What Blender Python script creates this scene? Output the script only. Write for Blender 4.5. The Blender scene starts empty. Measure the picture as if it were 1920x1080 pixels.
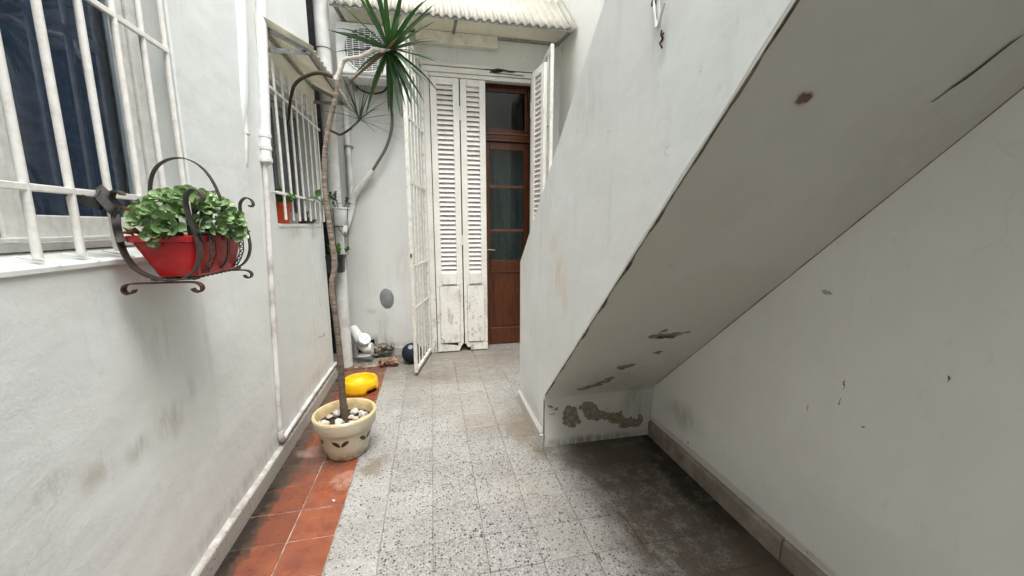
import bpy, math, random
from mathutils import Vector, Matrix, noise

random.seed(11)
R = math.radians
sc = bpy.context.scene
C = sc.collection

# ------------------------------------------------------------------ camera
cam = bpy.data.cameras.new('camera')
camo = bpy.data.objects.new('camera', cam)
C.objects.link(camo)
cam.sensor_width = 36.0
cam.lens = 715.0 / 1920.0 * 36.0
cam.clip_start = 0.02
cam.clip_end = 500
camo.location = (0, 0, 1.42)
camo.rotation_euler = (R(90 - 9.138), 0, R(-11.855))
sc.camera = camo

# ------------------------------------------------------------------ overcast sky and soft sun
SUN_EL, SUN_AZ = 74.0, 168.0          # azimuth clockwise from +Y
world = bpy.data.worlds.new('World')
sc.world = world
world.use_nodes = True
wn = world.node_tree
wn.nodes.clear()
sky = wn.nodes.new('ShaderNodeTexSky')
sky.sky_type = 'NISHITA'
sky.sun_disc = False
sky.sun_elevation = R(SUN_EL)
sky.sun_rotation = R(SUN_AZ)
sky.air_density = 1.0
sky.dust_density = 4.0
sky.ozone_density = 1.0
hsv = wn.nodes.new('ShaderNodeHueSaturation')      # cloud cover: the blue is veiled
hsv.inputs['Saturation'].default_value = 0.27
bg = wn.nodes.new('ShaderNodeBackground')
bg.inputs['Strength'].default_value = 0.13
wo = wn.nodes.new('ShaderNodeOutputWorld')
wn.links.new(sky.outputs[0], hsv.inputs['Color'])
wn.links.new(hsv.outputs[0], bg.inputs['Color'])
wn.links.new(bg.outputs[0], wo.inputs['Surface'])

sl = bpy.data.lights.new('sun', 'SUN')
sl.energy = 1.3
sl.angle = R(50)
sl.color = (1.0, 0.985, 0.96)
so = bpy.data.objects.new('sun', sl)
C.objects.link(so)
sd = Vector((math.sin(R(SUN_AZ)) * math.cos(R(SUN_EL)), math.cos(R(SUN_AZ)) * math.cos(R(SUN_EL)), math.sin(R(SUN_EL))))
so.rotation_euler = sd.to_track_quat('Z', 'Y').to_euler()
so.location = (0, 0, 12)

sc.view_settings.view_transform = 'Standard'
sc.view_settings.look = 'None'
sc.view_settings.exposure = 2.08
sc.view_settings.gamma = 1.0
sc.view_settings.use_curve_mapping = False
sc.render.engine = 'CYCLES'
sc.cycles.use_denoising = True
sc.cycles.max_bounces = 7
sc.cycles.adaptive_threshold = 0.02
sc.cycles.diffuse_bounces = 4
sc.cycles.glossy_bounces = 4
sc.cycles.transparent_max_bounces = 12
sc.cycles.caustics_reflective = False
sc.cycles.caustics_refractive = False

# ------------------------------------------------------------------ mesh helpers
class MB:
    def __init__(s):
        s.v, s.f = [], []
    def add(s, vs, fs):
        b = len(s.v)
        s.v += [tuple(v) for v in vs]
        s.f += [tuple(i + b for i in f) for f in fs]
        return s
    def box(s, x0, x1, y0, y1, z0, z1):
        return s.add([(x0,y0,z0),(x1,y0,z0),(x1,y1,z0),(x0,y1,z0),(x0,y0,z1),(x1,y0,z1),(x1,y1,z1),(x0,y1,z1)],
                     [(0,3,2,1),(4,5,6,7),(0,1,5,4),(1,2,6,5),(2,3,7,6),(3,0,4,7)])
    def obox(s, c, ax, ay, az):
        c, ax, ay, az = Vector(c), Vector(ax), Vector(ay), Vector(az)
        vs = [c+i*ax+j*ay+k*az for k in (-1,1) for j, i in ((-1,-1),(-1,1),(1,1),(1,-1))]
        return s.add(vs, [(0,3,2,1),(4,5,6,7),(0,1,5,4),(1,2,6,5),(2,3,7,6),(3,0,4,7)])
    def beam(s, a, b, w, t, wd=(0,0,1)):
        a, b = Vector(a), Vector(b)
        d = (b-a)
        L = d.length
        d.normalize()
        wd = Vector(wd)
        n = d.cross(wd).normalized()
        wd = n.cross(d).normalized()
        return s.obox((a+b)/2, d*(L/2), wd*(w/2), n*(t/2))
    def tube(s, pts, r, n=8, caps=True):
        pts = [Vector(p) for p in pts]
        m = len(pts)
        rr = r if isinstance(r, (list, tuple)) else [r]*m
        vs, fs = [], []
        up = None
        for i, p in enumerate(pts):
            t = (pts[min(i+1, m-1)] - pts[max(i-1, 0)]).normalized()
            if up is None:
                up = t.orthogonal().normalized()
            else:
                up = (up - t*up.dot(t))
                up = up.normalized() if up.length > 1e-6 else t.orthogonal().normalized()
            w = t.cross(up)
            for k in range(n):
                a = 2*math.pi*k/n
                vs.append(p + (up*math.cos(a) + w*math.sin(a))*rr[i])
        for i in range(m-1):
            for k in range(n):
                k2 = (k+1) % n
                fs.append((i*n+k, i*n+k2, (i+1)*n+k2, (i+1)*n+k))
        if caps:
            fs.append(tuple(range(n-1, -1, -1)))
            fs.append(tuple((m-1)*n+k for k in range(n)))
        return s.add(vs, fs)
    def ribbon(s, pts, wd, w, t):
        pts = [Vector(p) for p in pts]
        wd = Vector(wd).normalized()
        m = len(pts)
        ws = w if isinstance(w, (list, tuple)) else [w]*m
        vs, fs = [], []
        for i, p in enumerate(pts):
            tg = (pts[min(i+1, m-1)] - pts[max(i-1, 0)]).normalized()
            n = tg.cross(wd).normalized()
            for a, b in ((-1,-1),(1,-1),(1,1),(-1,1)):
                vs.append(p + wd*(a*ws[i]/2) + n*(b*t/2))
        for i in range(m-1):
            for k in range(4):
                k2 = (k+1) % 4
                fs.append((i*4+k, i*4+k2, (i+1)*4+k2, (i+1)*4+k))
        fs.append((3,2,1,0))
        fs.append(tuple((m-1)*4+k for k in range(4)))
        return s.add(vs, fs)
    def lathe(s, prof, c=(0,0,0), n=40, axis=(0,0,1), skip=None, wob=0):
        q = Vector((0,0,1)).rotation_difference(Vector(axis).normalized())
        c = Vector(c)
        vs, fs = [], []
        m = len(prof)
        for r, z in prof:
            for k in range(n):
                a = 2*math.pi*k/n
                w = 1 + wob*math.sin(3*a+z*9)
                vs.append(c + q @ Vector((r*w*math.cos(a), r*w*math.sin(a), z)))
        for i in range(m-1):
            for k in range(n):
                if skip and skip(i, k):
                    continue
                k2 = (k+1) % n
                fs.append((i*n+k, i*n+k2, (i+1)*n+k2, (i+1)*n+k))
        return s.add(vs, fs)
    def prism(s, poly, d):
        poly = [Vector(p) for p in poly]
        d = Vector(d)
        n = len(poly)
        vs = poly + [p+d for p in poly]
        fs = [tuple(range(n-1,-1,-1)), tuple(range(n, 2*n))]
        fs += [(i, (i+1) % n, n+(i+1) % n, n+i) for i in range(n)]
        return s.add(vs, fs)
    def mesh(s, name, mat=None, smooth=False):
        me = bpy.data.meshes.new(name)
        me.from_pydata(s.v, [], s.f)
        me.update()
        if mat:
            me.materials.append(mat)
        if smooth:
            me.polygons.foreach_set('use_smooth', [True]*len(me.polygons))
            me.set_sharp_from_angle(angle=R(40))
        return me
    def build(s, name, mat, parent=None, smooth=False, bevel=0, seg=2):
        import bmesh
        me = s.mesh(name, mat, smooth)
        bm = bmesh.new()
        bm.from_mesh(me)
        bmesh.ops.recalc_face_normals(bm, faces=bm.faces)
        bm.to_mesh(me)
        bm.free()
        return obj(name, me, parent, bevel, seg)

def obj(name, me, parent=None, bevel=0, seg=2):
    o = bpy.data.objects.new(name, me)
    C.objects.link(o)
    if parent is not None:
        o.parent = parent
        o.matrix_parent_inverse = Matrix.Translation(-Vector(WL.get(parent.name, (0,0,0))))
    WL[o.name] = (0,0,0)
    if bevel:
        b = o.modifiers.new('bevel', 'BEVEL')
        b.width = bevel
        b.segments = seg
        b.limit_method = 'ANGLE'
        b.angle_limit = R(40)
    return o

WL = {}
def thing(name, label, cat, loc=(0,0,0), group=None):
    o = bpy.data.objects.new(name, None)
    o.empty_display_size = 0.05
    C.objects.link(o)
    o.location = loc
    WL[o.name] = tuple(loc)
    tag(o, label, cat, group)
    return o

def tag(o, label=None, cat=None, group=None, kind=None):
    if label: o['label'] = label
    if cat: o['category'] = cat
    if group: o['group'] = group
    if kind or cat: o['kind'] = kind or 'thing'
    return o

def smooth_path(pts, k=5):
    P = [Vector(p) for p in pts]
    out = []
    for i in range(len(P)-1):
        p0, p1, p2, p3 = P[max(i-1,0)], P[i], P[i+1], P[min(i+2, len(P)-1)]
        for j in range(k):
            t = j/k
            out.append(0.5*((2*p1) + (p2-p0)*t + (2*p0-5*p1+4*p2-p3)*t*t + (3*p1-p0-3*p2+p3)*t**3))
    out.append(P[-1])
    return out

def lerp_list(vals, n):
    out = []
    m = len(vals)-1
    for i in range(n):
        t = i/(n-1)*m
        a = min(int(t), m-1)
        out.append(vals[a]+(vals[a+1]-vals[a])*(t-a))
    return out

def wall_grid(us, vs, hole, front, back, swap):
    """A slab wall with rectangular openings; us/vs are the grid lines, hole(u,v) tells an opening; swap maps (u,v,depth) to xyz."""
    mb = MB()
    nu, nv = len(us)-1, len(vs)-1
    solid = lambda i, j: 0 <= i < nu and 0 <= j < nv and not hole((us[i]+us[i+1])/2, (vs[j]+vs[j+1])/2)
    for i in range(nu):
        for j in range(nv):
            if not solid(i, j):
                continue
            a, b, c, d = us[i], us[i+1], vs[j], vs[j+1]
            for dep in (front, back):
                mb.add([swap(a,c,dep), swap(b,c,dep), swap(b,d,dep), swap(a,d,dep)], [(0,1,2,3)])
            for (di, dj, p, q) in ((-1,0,(a,c),(a,d)), (1,0,(b,c),(b,d)), (0,-1,(a,c),(b,c)), (0,1,(a,d),(b,d))):
                if not solid(i+di, j+dj):
                    mb.add([swap(*p,front), swap(*q,front), swap(*q,back), swap(*p,back)], [(0,1,2,3)])
    return mb

def weld(o, dist=0.0005):
    import bmesh
    bm = bmesh.new()
    bm.from_mesh(o.data)
    bmesh.ops.remove_doubles(bm, verts=bm.verts, dist=dist)
    bmesh.ops.recalc_face_normals(bm, faces=bm.faces)
    bm.to_mesh(o.data)
    bm.free()
    return o

# ------------------------------------------------------------------ material helpers
class M:
    def __init__(s, name, rough=0.7, spec=0.35, metal=0.0):
        s.m = bpy.data.materials.new(name)
        s.m.use_nodes = True
        s.nt = s.m.node_tree
        s.b = s.nt.nodes['Principled BSDF']
        s.b.inputs['Roughness'].default_value = rough
        s.b.inputs['Specular IOR Level'].default_value = spec
        s.b.inputs['Metallic'].default_value = metal
        g = s.n('ShaderNodeNewGeometry')
        s.pos = g.outputs['Position']
    def n(s, t, **kw):
        nd = s.nt.nodes.new(t)
        for k, v in kw.items():
            setattr(nd, k, v)
        return nd
    def l(s, a, b):
        s.nt.links.new(a, b)
    def setin(s, sock, v):
        if hasattr(v, 'default_value') or hasattr(v, 'is_linked'):
            s.l(v, sock)
        else:
            if isinstance(v, (tuple, list)) and len(v) == 3 and sock.type == 'RGBA':
                v = (*v, 1)
            sock.default_value = v
    def math(s, op, a, b=None, c=None, clamp=False):
        nd = s.n('ShaderNodeMath', operation=op, use_clamp=clamp)
        s.setin(nd.inputs[0], a)
        if b is not None: s.setin(nd.inputs[1], b)
        if c is not None: s.setin(nd.inputs[2], c)
        return nd.outputs[0]
    def vmath(s, op, a, b=None):
        nd = s.n('ShaderNodeVectorMath', operation=op)
        s.setin(nd.inputs[0], a)
        if b is not None: s.setin(nd.inputs[1], b)
        return nd.outputs['Value'] if op in ('LENGTH', 'DOT_PRODUCT', 'DISTANCE') else nd.outputs['Vector']
    def scaled(s, vec, sx, sy, sz):
        return s.vmath('MULTIPLY', vec, (sx, sy, sz))
    def noise(s, scale=5, detail=4, rough=0.55, vec=None, dist=0.0, color=False):
        nd = s.n('ShaderNodeTexNoise')
        s.l(vec if vec is not None else s.pos, nd.inputs['Vector'])
        nd.inputs['Scale'].default_value = scale
        nd.inputs['Detail'].default_value = detail
        nd.inputs['Roughness'].default_value = rough
        nd.inputs['Distortion'].default_value = dist
        return nd.outputs['Color' if color else 'Fac']
    def voro(s, scale=5, feature='F1', vec=None, rnd=1.0):
        nd = s.n('ShaderNodeTexVoronoi', feature=feature)
        s.l(vec if vec is not None else s.pos, nd.inputs['Vector'])
        nd.inputs['Scale'].default_value = scale
        nd.inputs['Randomness'].default_value = rnd
        return nd
    def ramp(s, v, a, b, lo=0.0, hi=1.0, smooth=True):
        nd = s.n('ShaderNodeMapRange', interpolation_type='SMOOTHSTEP' if smooth else 'LINEAR')
        s.setin(nd.inputs['Value'], v)
        nd.inputs['From Min'].default_value = a
        nd.inputs['From Max'].default_value = b
        nd.inputs['To Min'].default_value = lo
        nd.inputs['To Max'].default_value = hi
        return nd.outputs[0]
    def mix(s, f, a, b, mode='MIX'):
        nd = s.n('ShaderNodeMix', data_type='RGBA', blend_type=mode)
        s.setin(nd.inputs[0], f)
        s.setin(nd.inputs[6], a)
        s.setin(nd.inputs[7], b)
        return nd.outputs[2]
    def bump(s, h, strength=0.4, dist=0.01, prev=None):
        nd = s.n('ShaderNodeBump')
        nd.inputs['Strength'].default_value = strength
        nd.inputs['Distance'].default_value = dist
        s.l(h, nd.inputs['Height'])
        if prev is not None:
            s.l(prev, nd.inputs['Normal'])
        s.l(nd.outputs[0], s.b.inputs['Normal'])
        return nd.outputs[0]
    def warp(s, scale=3, amt=0.05):
        c = s.noise(scale, 3, 0.6, color=True)
        c = s.vmath('SUBTRACT', c, (0.5, 0.5, 0.5))
        return s.vmath('ADD', s.pos, s.vmath('MULTIPLY', c, (amt*2, amt*2, amt*2)))
    def blob(s, vec, c, r, soft=0.6):
        d = s.vmath('SUBTRACT', vec, tuple(c))
        d = s.vmath('DIVIDE', d, tuple(r))
        d = s.vmath('LENGTH', d)
        return s.ramp(d, 1.0, 1.0-soft)
    def color(s, c):
        s.setin(s.b.inputs['Base Color'], c)
        return s.m
    def rnd(s):
        return s.n('ShaderNodeObjectInfo').outputs['Random']

def plaster(name, base=(0.76, 0.77, 0.75), marks=(), peel=(), bump=1.0, grime=1.0, streak=1.0, crack=.22):
    """Painted lime plaster: trowel relief, faint mottling, chips, dribbles; marks = soft stains and painted shade, peel = places where the paint has come off."""
    m = M(name, 0.6, 0.3)
    big = m.noise(1.3, 4, 0.65)
    col = m.mix(m.ramp(big, 0.35, 0.7), base, tuple(c*0.91 for c in base))
    st = m.noise(9.0, 4, 0.65, vec=m.scaled(m.pos, 1, 1, 0.13))
    f = m.math('MULTIPLY', m.ramp(st, 0.50, 0.76), m.ramp(big, 0.60, 0.42))
    col = m.mix(m.math('MULTIPLY', f, 0.34*streak), col, (0.46, 0.46, 0.44))
    patch = m.ramp(m.noise(0.85, 5, 0.55), 0.50, 0.525)
    col = m.mix(m.math('MULTIPLY', patch, 0.5), col, tuple(c*k for c, k in zip(base, (0.93, 0.915, 0.885))))
    if crack:
        ck = m.n('ShaderNodeTexVoronoi', feature='DISTANCE_TO_EDGE')
        m.l(m.warp(6, 0.07), ck.inputs['Vector'])
        ck.inputs['Scale'].default_value = 1.7
        ckm = m.math('MULTIPLY', m.ramp(ck.outputs['Distance'], 0.0035, 0.0012), m.ramp(st, 0.52, 0.62))
        col = m.mix(m.math('MULTIPLY', ckm, crack), col, (0.20, 0.19, 0.17))
    mid = m.noise(23.0, 4, 0.7, vec=m.scaled(m.pos, 1, 1, 0.55))
    col = m.mix(m.math('MULTIPLY', m.ramp(mid, 0.60, 0.72), 0.22*grime), col, (0.44, 0.42, 0.37))
    chip = m.math('MULTIPLY', m.ramp(mid, 0.715, 0.735), m.ramp(st, 0.46, 0.52))
    col = m.mix(m.math('MULTIPLY', chip, 0.75*grime), col, (0.17, 0.155, 0.13))
    if marks:
        w = m.warp(8, 0.035)
        ws = m.warp(55, 0.013)
        brk = m.noise(24, 4, 0.7, vec=m.scaled(m.pos, 1, 1, 0.20))
        for c, r, colr, op in marks:
            small = min(r) < 0.04
            k = m.blob(ws if small else w, c, r, 0.45 if small else 0.85)
            if not small:
                k = m.math('MULTIPLY', k, m.ramp(brk, 0.36, 0.60, 0.10, 1.0))
            col = m.mix(m.math('MULTIPLY', k, min(1.0, op*1.05)), col, colr)
    soft = m.noise(3.4, 2, 0.5, vec=m.scaled(m.pos, 1, 1, 1.5))
    trow = m.noise(26, 4, 0.68, dist=0.15)
    h = m.math('ADD', m.math('MULTIPLY', soft, 1.6), m.math('MULTIPLY', trow, m.ramp(big, .35, .65, .15, .50)))
    h = m.math('SUBTRACT', h, m.math('MULTIPLY', chip, 0.25))
    if peel:
        w2 = m.warp(17, 0.042)
        tot = None
        for c, r in peel:
            k = m.blob(w2, c, r, 0.12)
            tot = k if tot is None else m.math('MAXIMUM', tot, k)
        bare = m.mix(m.ramp(m.noise(40, 3, 0.7), 0.35, 0.65), (0.19, 0.155, 0.11), (0.33, 0.285, 0.22))
        edge = m.math('MULTIPLY', tot, m.math('SUBTRACT', 1.0, tot))
        col = m.mix(tot, col, bare)
        col = m.mix(m.math('MULTIPLY', edge, 3.0, clamp=True), col, (0.07, 0.06, 0.05))
        h = m.math('SUBTRACT', h, m.math('MULTIPLY', tot, 0.35))
    m.bump(h, 0.5*bump, 0.008)
    return m.color(col)

def simple(name, c, rough=0.5, spec=0.4, metal=0.0, var=0.15, scale=12, bump=0.0, bscale=60, dirt=None, dirt_amt=0.4, dscale=5, brnd=0.0):
    m = M(name, rough, spec, metal)
    col = m.mix(m.ramp(m.noise(scale, 4, 0.6), 0.3, 0.7), tuple(min(1, x*(1+var*0.5)) for x in c), tuple(x*(1-var) for x in c))
    if dirt:
        col = m.mix(m.math('MULTIPLY', m.ramp(m.noise(dscale, 6, 0.7), 0.48, 0.72), dirt_amt), col, dirt)
    if brnd:
        rv = m.ramp(m.rnd(), 0, 1, 1-brnd, 1+brnd, smooth=False)
        col = m.mix(1.0, col, m.vmath('MULTIPLY', (1,1,1), rv) if False else col)
        nd = m.n('ShaderNodeHueSaturation')
        m.l(col, nd.inputs['Color'])
        m.l(rv, nd.inputs['Value'])
        col = nd.outputs[0]
    if bump:
        m.bump(m.noise(bscale, 4, 0.6), bump, 0.004)
    return m.color(col)

def glass(name, tint=(0.9, 0.95, 0.95), rough=0.02):
    m = M(name)
    nt = m.nt
    tr = m.n('ShaderNodeBsdfTransparent'); tr.inputs[0].default_value = (*tint, 1)
    gl = m.n('ShaderNodeBsdfGlossy'); gl.inputs['Roughness'].default_value = rough
    fr = m.n('ShaderNodeFresnel'); fr.inputs['IOR'].default_value = 1.52
    geo = m.n('ShaderNodeNewGeometry')
    f = m.math('MULTIPLY', fr.outputs[0], 1.15, clamp=True)
    f = m.math('MULTIPLY', f, m.math('SUBTRACT', 1.0, geo.outputs['Backfacing']))
    mx = m.n('ShaderNodeMixShader')
    m.l(f, mx.inputs[0]); m.l(tr.outputs[0], mx.inputs[1]); m.l(gl.outputs[0], mx.inputs[2])
    out = nt.nodes['Material Output']
    m.l(mx.outputs[0], out.inputs['Surface'])
    return m.m

# ------------------------------------------------------------------ materials
XL, XR, YB, XS = -0.945, 1.44, 4.30, 0.67
SM = (0.34, 0.29, 0.21)
left_marks = [((XL,1.08,.77),(.3,.09,.06),SM,.40), ((XL,1.20,.73),(.3,.10,.06),SM,.40), ((XL,1.35,.72),(.3,.09,.06),(.3,.27,.2),.36),
              ((XL,1.47,.74),(.3,.06,.09),(.26,.22,.15),.48), ((XL,1.55,.72),(.3,.07,.10),(.30,.27,.2),.40), ((XL,1.64,.80),(.3,.06,.08),SM,.24),
              ((XL,0.95,.62),(.3,.2,.12),SM,.22), ((XL,1.5,1.02),(.3,.16,.16),(.42,.41,.37),.30),  # grey patch below the planter: its shade painted into the wall
              ((XL,2.1,.15),(.3,1.2,.07),(.30,.29,.26),.34), ((XL,3.2,.2),(.3,.7,.12),(.35,.33,.28),.35), ((XL,3.0,1.38),(.3,.20,.07),(.40,.24,.15),.40), ((XL,3.45,1.36),(.3,.16,.06),(.36,.26,.18),.35)]
M_left = plaster('white plaster, left', (0.735,0.765,0.75), left_marks)
back_marks = [((-.56,YB,.36),(.09,.3,.22),(.40,.40,.31),.50), ((-.60,YB,.12),(.2,.3,.17),(.16,.14,.11),.75), ((-.35,YB,.08),(.3,.3,.10),(.26,.24,.2),.55), ((-.66,YB,.5),(.10,.3,.05),(.3,.28,.22),.35), ((-.3,YB,1.0),(.2,.3,.4),(.5,.49,.44),.35)]
M_back = plaster('white plaster, back', (0.69,0.705,0.685), back_marks, bump=.8)
stair_marks = [((XS,2.04,1.32),(.3,.14,.10),(.60,.44,.28),.36), ((XS,1.93,1.16),(.3,.15,.16),(.60,.42,.26),.46), ((XS,1.86,1.02),(.3,.08,.10),(.58,.40,.25),.34),
               ((XS,2.70,1.2),(.3,.25,.3),(.46,.43,.36),.30), ((XS,2.2,1.6),(.3,.25,.22),(.46,.45,.41),.30), ((XS,2.5,.15),(.3,.4,.10),(.34,.32,.27),.35), ((XS,1.6,1.95),(.3,.3,.2),(.45,.44,.42),.3)]
M_stair = plaster('white plaster, stair side', (0.735,0.755,0.735), stair_marks, streak=1.6, bump=.75)
# soffit and the low riser below it
peel = [((1.129,1.636,.884),(.075,.022,.03)), ((1.20,1.63,.89),(.04,.012,.02)), ((1.05,1.90,.633),(.035,.018,.03)), ((1.085,1.895,.64),(.03,.014,.02)), ((1.035,2.03,.508),(.030,.020,.03)),
        ((1.005,2.075,.465),(.035,.02,.03)), ((.96,2.11,.432),(.045,.018,.03)), ((.90,2.135,.41),(.035,.012,.03)), ((1.19,1.78,.748),(.018,.012,.02)), ((1.08,1.6,.92),(.018,.009,.02)),
        ((.85,2.2,.20),(.042,.2,.060)), ((.875,2.2,.155),(.035,.2,.035)), ((.96,2.2,.255),(.045,.2,.028)), ((1.00,2.2,.22),(.05,.2,.035)), ((1.05,2.2,.185),(.05,.2,.03)),
        ((1.12,2.2,.165),(.055,.2,.022)), ((1.18,2.2,.145),(.055,.2,.028)), ((1.25,2.2,.11),(.05,.2,.03)), ((1.31,2.2,.10),(.05,.2,.025)), ((1.20,2.2,.185),(.012,.2,.012)), ((1.36,2.2,.13),(.018,.2,.02)),
        ((.72,2.2,.28),(.018,.2,.006)), ((.75,2.2,.26),(.012,.2,.008)), ((.73,2.2,.225),(.010,.2,.006))]
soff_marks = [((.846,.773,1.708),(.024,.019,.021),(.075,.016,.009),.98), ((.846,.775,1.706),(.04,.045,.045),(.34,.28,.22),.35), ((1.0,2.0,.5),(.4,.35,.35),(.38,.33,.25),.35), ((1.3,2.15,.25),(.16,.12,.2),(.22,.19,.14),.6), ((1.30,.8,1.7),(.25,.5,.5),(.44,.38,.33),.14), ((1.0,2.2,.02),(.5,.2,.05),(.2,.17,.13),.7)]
peel = [(c, tuple(v*1.3 for v in r)) for c, r in peel]
M_soffit = plaster('off-white distemper, soffit', (0.655,0.640,0.575), soff_marks, peel, bump=.45, grime=.8, streak=.3, crack=.0)
rw_marks = [((XR,1.03,.86),(.3,.006,.035),(.10,.06,.04),.9), ((XR,1.035,.79),(.3,.005,.03),(.10,.06,.04),.8), ((XR,.948,.739),(.3,.015,.010),(.08,.07,.06),.8), ((XR,1.133,1.178),(.3,.035,.018),(.3,.28,.25),.8), ((XR,.76,.989),(.3,.009,.018),(.08,.06,.05),.9),
            ((XR,1.146,.71),(.3,.005,.04),(.2,.18,.15),.6), ((XR,1.815,.164),(.3,.014,.014),(.08,.07,.06),.8), ((XR,1.9,.3),(.3,.25,.12),(.30,.27,.2),.45), ((XR,1.5,.125),(.3,.9,.045),(.28,.26,.2),.35)]
rw_marks = [(c, tuple(v*.62 if v < .05 else v for v in r), k, o) for c, r, k, o in rw_marks]
M_right = plaster('off-white plaster, right', (0.80,0.795,0.745), rw_marks, bump=.7, crack=.10, grime=.7, streak=.25)
M_plainwall = plaster('white plaster, added rear wall', (0.70,0.72,0.705))

def terrazzo(name, base, dirt_scale=1.0, black=0.70, dirty=True):
    m = M(name, 0.48, 0.38)
    w = m.warp(110, 0.0075)
    v1 = m.voro(80, 'F1', vec=w)
    c1 = m.n('ShaderNodeSeparateColor'); m.l(v1.outputs['Color'], c1.inputs[0])
    v2 = m.voro(185, 'F1', vec=w)
    c2 = m.n('ShaderNodeSeparateColor'); m.l(v2.outputs['Color'], c2.inputs[0])
    tone = m.ramp(m.rnd(), 0, 1, 0.80, 1.12, smooth=False)
    nd = m.n('ShaderNodeHueSaturation'); nd.inputs['Color'].default_value = (*base, 1); m.l(tone, nd.inputs['Value'])
    col = nd.outputs[0]
    col = m.mix(m.math('MULTIPLY', m.math('GREATER_THAN', c2.outputs[1], .70), .55), col, (0.46,0.45,0.425))
    col = m.mix(m.math('MULTIPLY', m.math('GREATER_THAN', c2.outputs[2], .80), .45), col, (0.33,0.31,0.28))
    # dark marble chips of uneven size
    sz = m.ramp(c1.outputs[1], 0, 1, 0.24, 0.47, smooth=False)
    inside = m.ramp(m.math('SUBTRACT', v1.outputs['Distance'], sz), .04, -.04)
    blk = m.math('MULTIPLY', m.math('GREATER_THAN', c1.outputs[0], black), inside)
    col = m.mix(m.math('MULTIPLY', blk, 1.0), col, m.mix(c1.outputs[2], (0.014,0.013,0.012), (0.055,0.048,0.040)))
    blk2 = m.math('MULTIPLY', m.math('GREATER_THAN', c2.outputs[0], .90), m.ramp(v2.outputs['Distance'], .46, .36))
    col = m.mix(m.math('MULTIPLY', blk2, .8), col, (0.05,0.047,0.042))
    if dirty:
        col = m.mix(m.ramp(m.noise(2.2, 5, .65), .40, .72, 0, .42), col, (0.17,0.15,0.12))
        wv = m.vmath('ADD', m.warp(7, 0.13), m.vmath('SUBTRACT', m.warp(31, 0.05), m.pos))
        brk = m.noise(11, 6, 0.76)
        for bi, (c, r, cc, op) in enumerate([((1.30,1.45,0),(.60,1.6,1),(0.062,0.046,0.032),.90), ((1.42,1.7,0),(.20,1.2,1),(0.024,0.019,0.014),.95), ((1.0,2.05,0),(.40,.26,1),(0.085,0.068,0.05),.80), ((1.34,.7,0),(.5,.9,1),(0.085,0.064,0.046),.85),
                             ((.60,2.45,0),(.16,.38,1),(0.16,0.125,0.085),.70), ((.66,2.2,0),(.09,.16,1),(0.10,0.08,0.055),.75), ((.05,3.95,0),(1.3,.9,1),(0.155,0.135,0.105),.72), ((-.38,2.22,0),(.10,.13,1),(0.13,0.105,0.07),.72),
                             ((-.05,3.55,0),(.26,.16,1),(0.12,0.10,0.07),.6), ((-.60,4.15,0),(.40,.28,1),(0.10,0.085,0.065),.8), ((.35,2.6,0),(.3,.2,1),(0.22,0.185,0.14),.36), ((.30,2.9,0),(.5,.35,1),(0.26,0.23,0.19),.38), ((.45,1.8,0),(.25,.25,1),(0.36,0.30,0.25),.22)]):
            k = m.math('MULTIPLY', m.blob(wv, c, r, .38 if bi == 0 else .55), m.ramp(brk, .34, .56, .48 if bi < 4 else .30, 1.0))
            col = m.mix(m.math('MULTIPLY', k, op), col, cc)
    m.setin(m.b.inputs['Roughness'], m.ramp(m.noise(9,4,.6), .3, .7, .36, .6))
    m.bump(m.math('ADD', m.noise(140,2,.5), m.math('MULTIPLY', m.noise(20,3,.5), .8)), .12, .002)
    return m.color(col)

M_terr = terrazzo('terrazzo', (0.238,0.234,0.220), black=.58)
M_terr_edge = terrazzo('terrazzo border', (0.25,0.246,0.23), black=.76)
M_skirt = terrazzo('terrazzo skirting', (0.50,0.48,0.43), black=.94, dirty=False)
M_skirt_r = simple('brown skirting', (0.31,0.255,0.21), .6, .3, var=.3, scale=9, bump=.2, dirt=(.07,.05,.035), dirt_amt=.7, dscale=6)
M_grout = simple('cement joint', (0.23,0.215,0.19), .9, .2, var=.4, scale=30)

def red_tile():
    m = M('red clay tile', .34, .45)
    tone = m.ramp(m.rnd(), 0, 1, .72, 1.15, smooth=False)
    nd = m.n('ShaderNodeHueSaturation'); nd.inputs['Color'].default_value = (0.225,0.068,0.031,1); m.l(tone, nd.inputs['Value'])
    col = m.mix(m.ramp(m.noise(11,5,.65), .35, .7), nd.outputs[0], (0.15,0.045,0.028))
    col = m.mix(m.math('MULTIPLY', m.ramp(m.noise(60,3,.6), .6, .75), .4), col, (0.42,0.16,0.09))
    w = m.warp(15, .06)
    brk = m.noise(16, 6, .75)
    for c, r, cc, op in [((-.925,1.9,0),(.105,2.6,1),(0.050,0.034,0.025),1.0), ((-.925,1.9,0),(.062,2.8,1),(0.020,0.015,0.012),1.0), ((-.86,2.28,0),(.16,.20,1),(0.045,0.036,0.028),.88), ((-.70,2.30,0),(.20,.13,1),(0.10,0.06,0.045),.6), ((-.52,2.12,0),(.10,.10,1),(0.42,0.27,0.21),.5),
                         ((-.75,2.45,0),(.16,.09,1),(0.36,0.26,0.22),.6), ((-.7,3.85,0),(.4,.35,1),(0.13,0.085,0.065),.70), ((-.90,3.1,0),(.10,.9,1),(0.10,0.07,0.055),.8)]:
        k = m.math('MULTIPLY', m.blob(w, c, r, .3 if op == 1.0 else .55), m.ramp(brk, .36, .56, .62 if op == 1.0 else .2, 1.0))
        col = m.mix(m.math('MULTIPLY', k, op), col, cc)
    m.setin(m.b.inputs['Roughness'], m.ramp(m.noise(8,4,.6), .35, .65, .22, .5))
    m.bump(m.noise(35,3,.5), .15, .003)
    return m.color(col)
M_red = red_tile()
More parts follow.
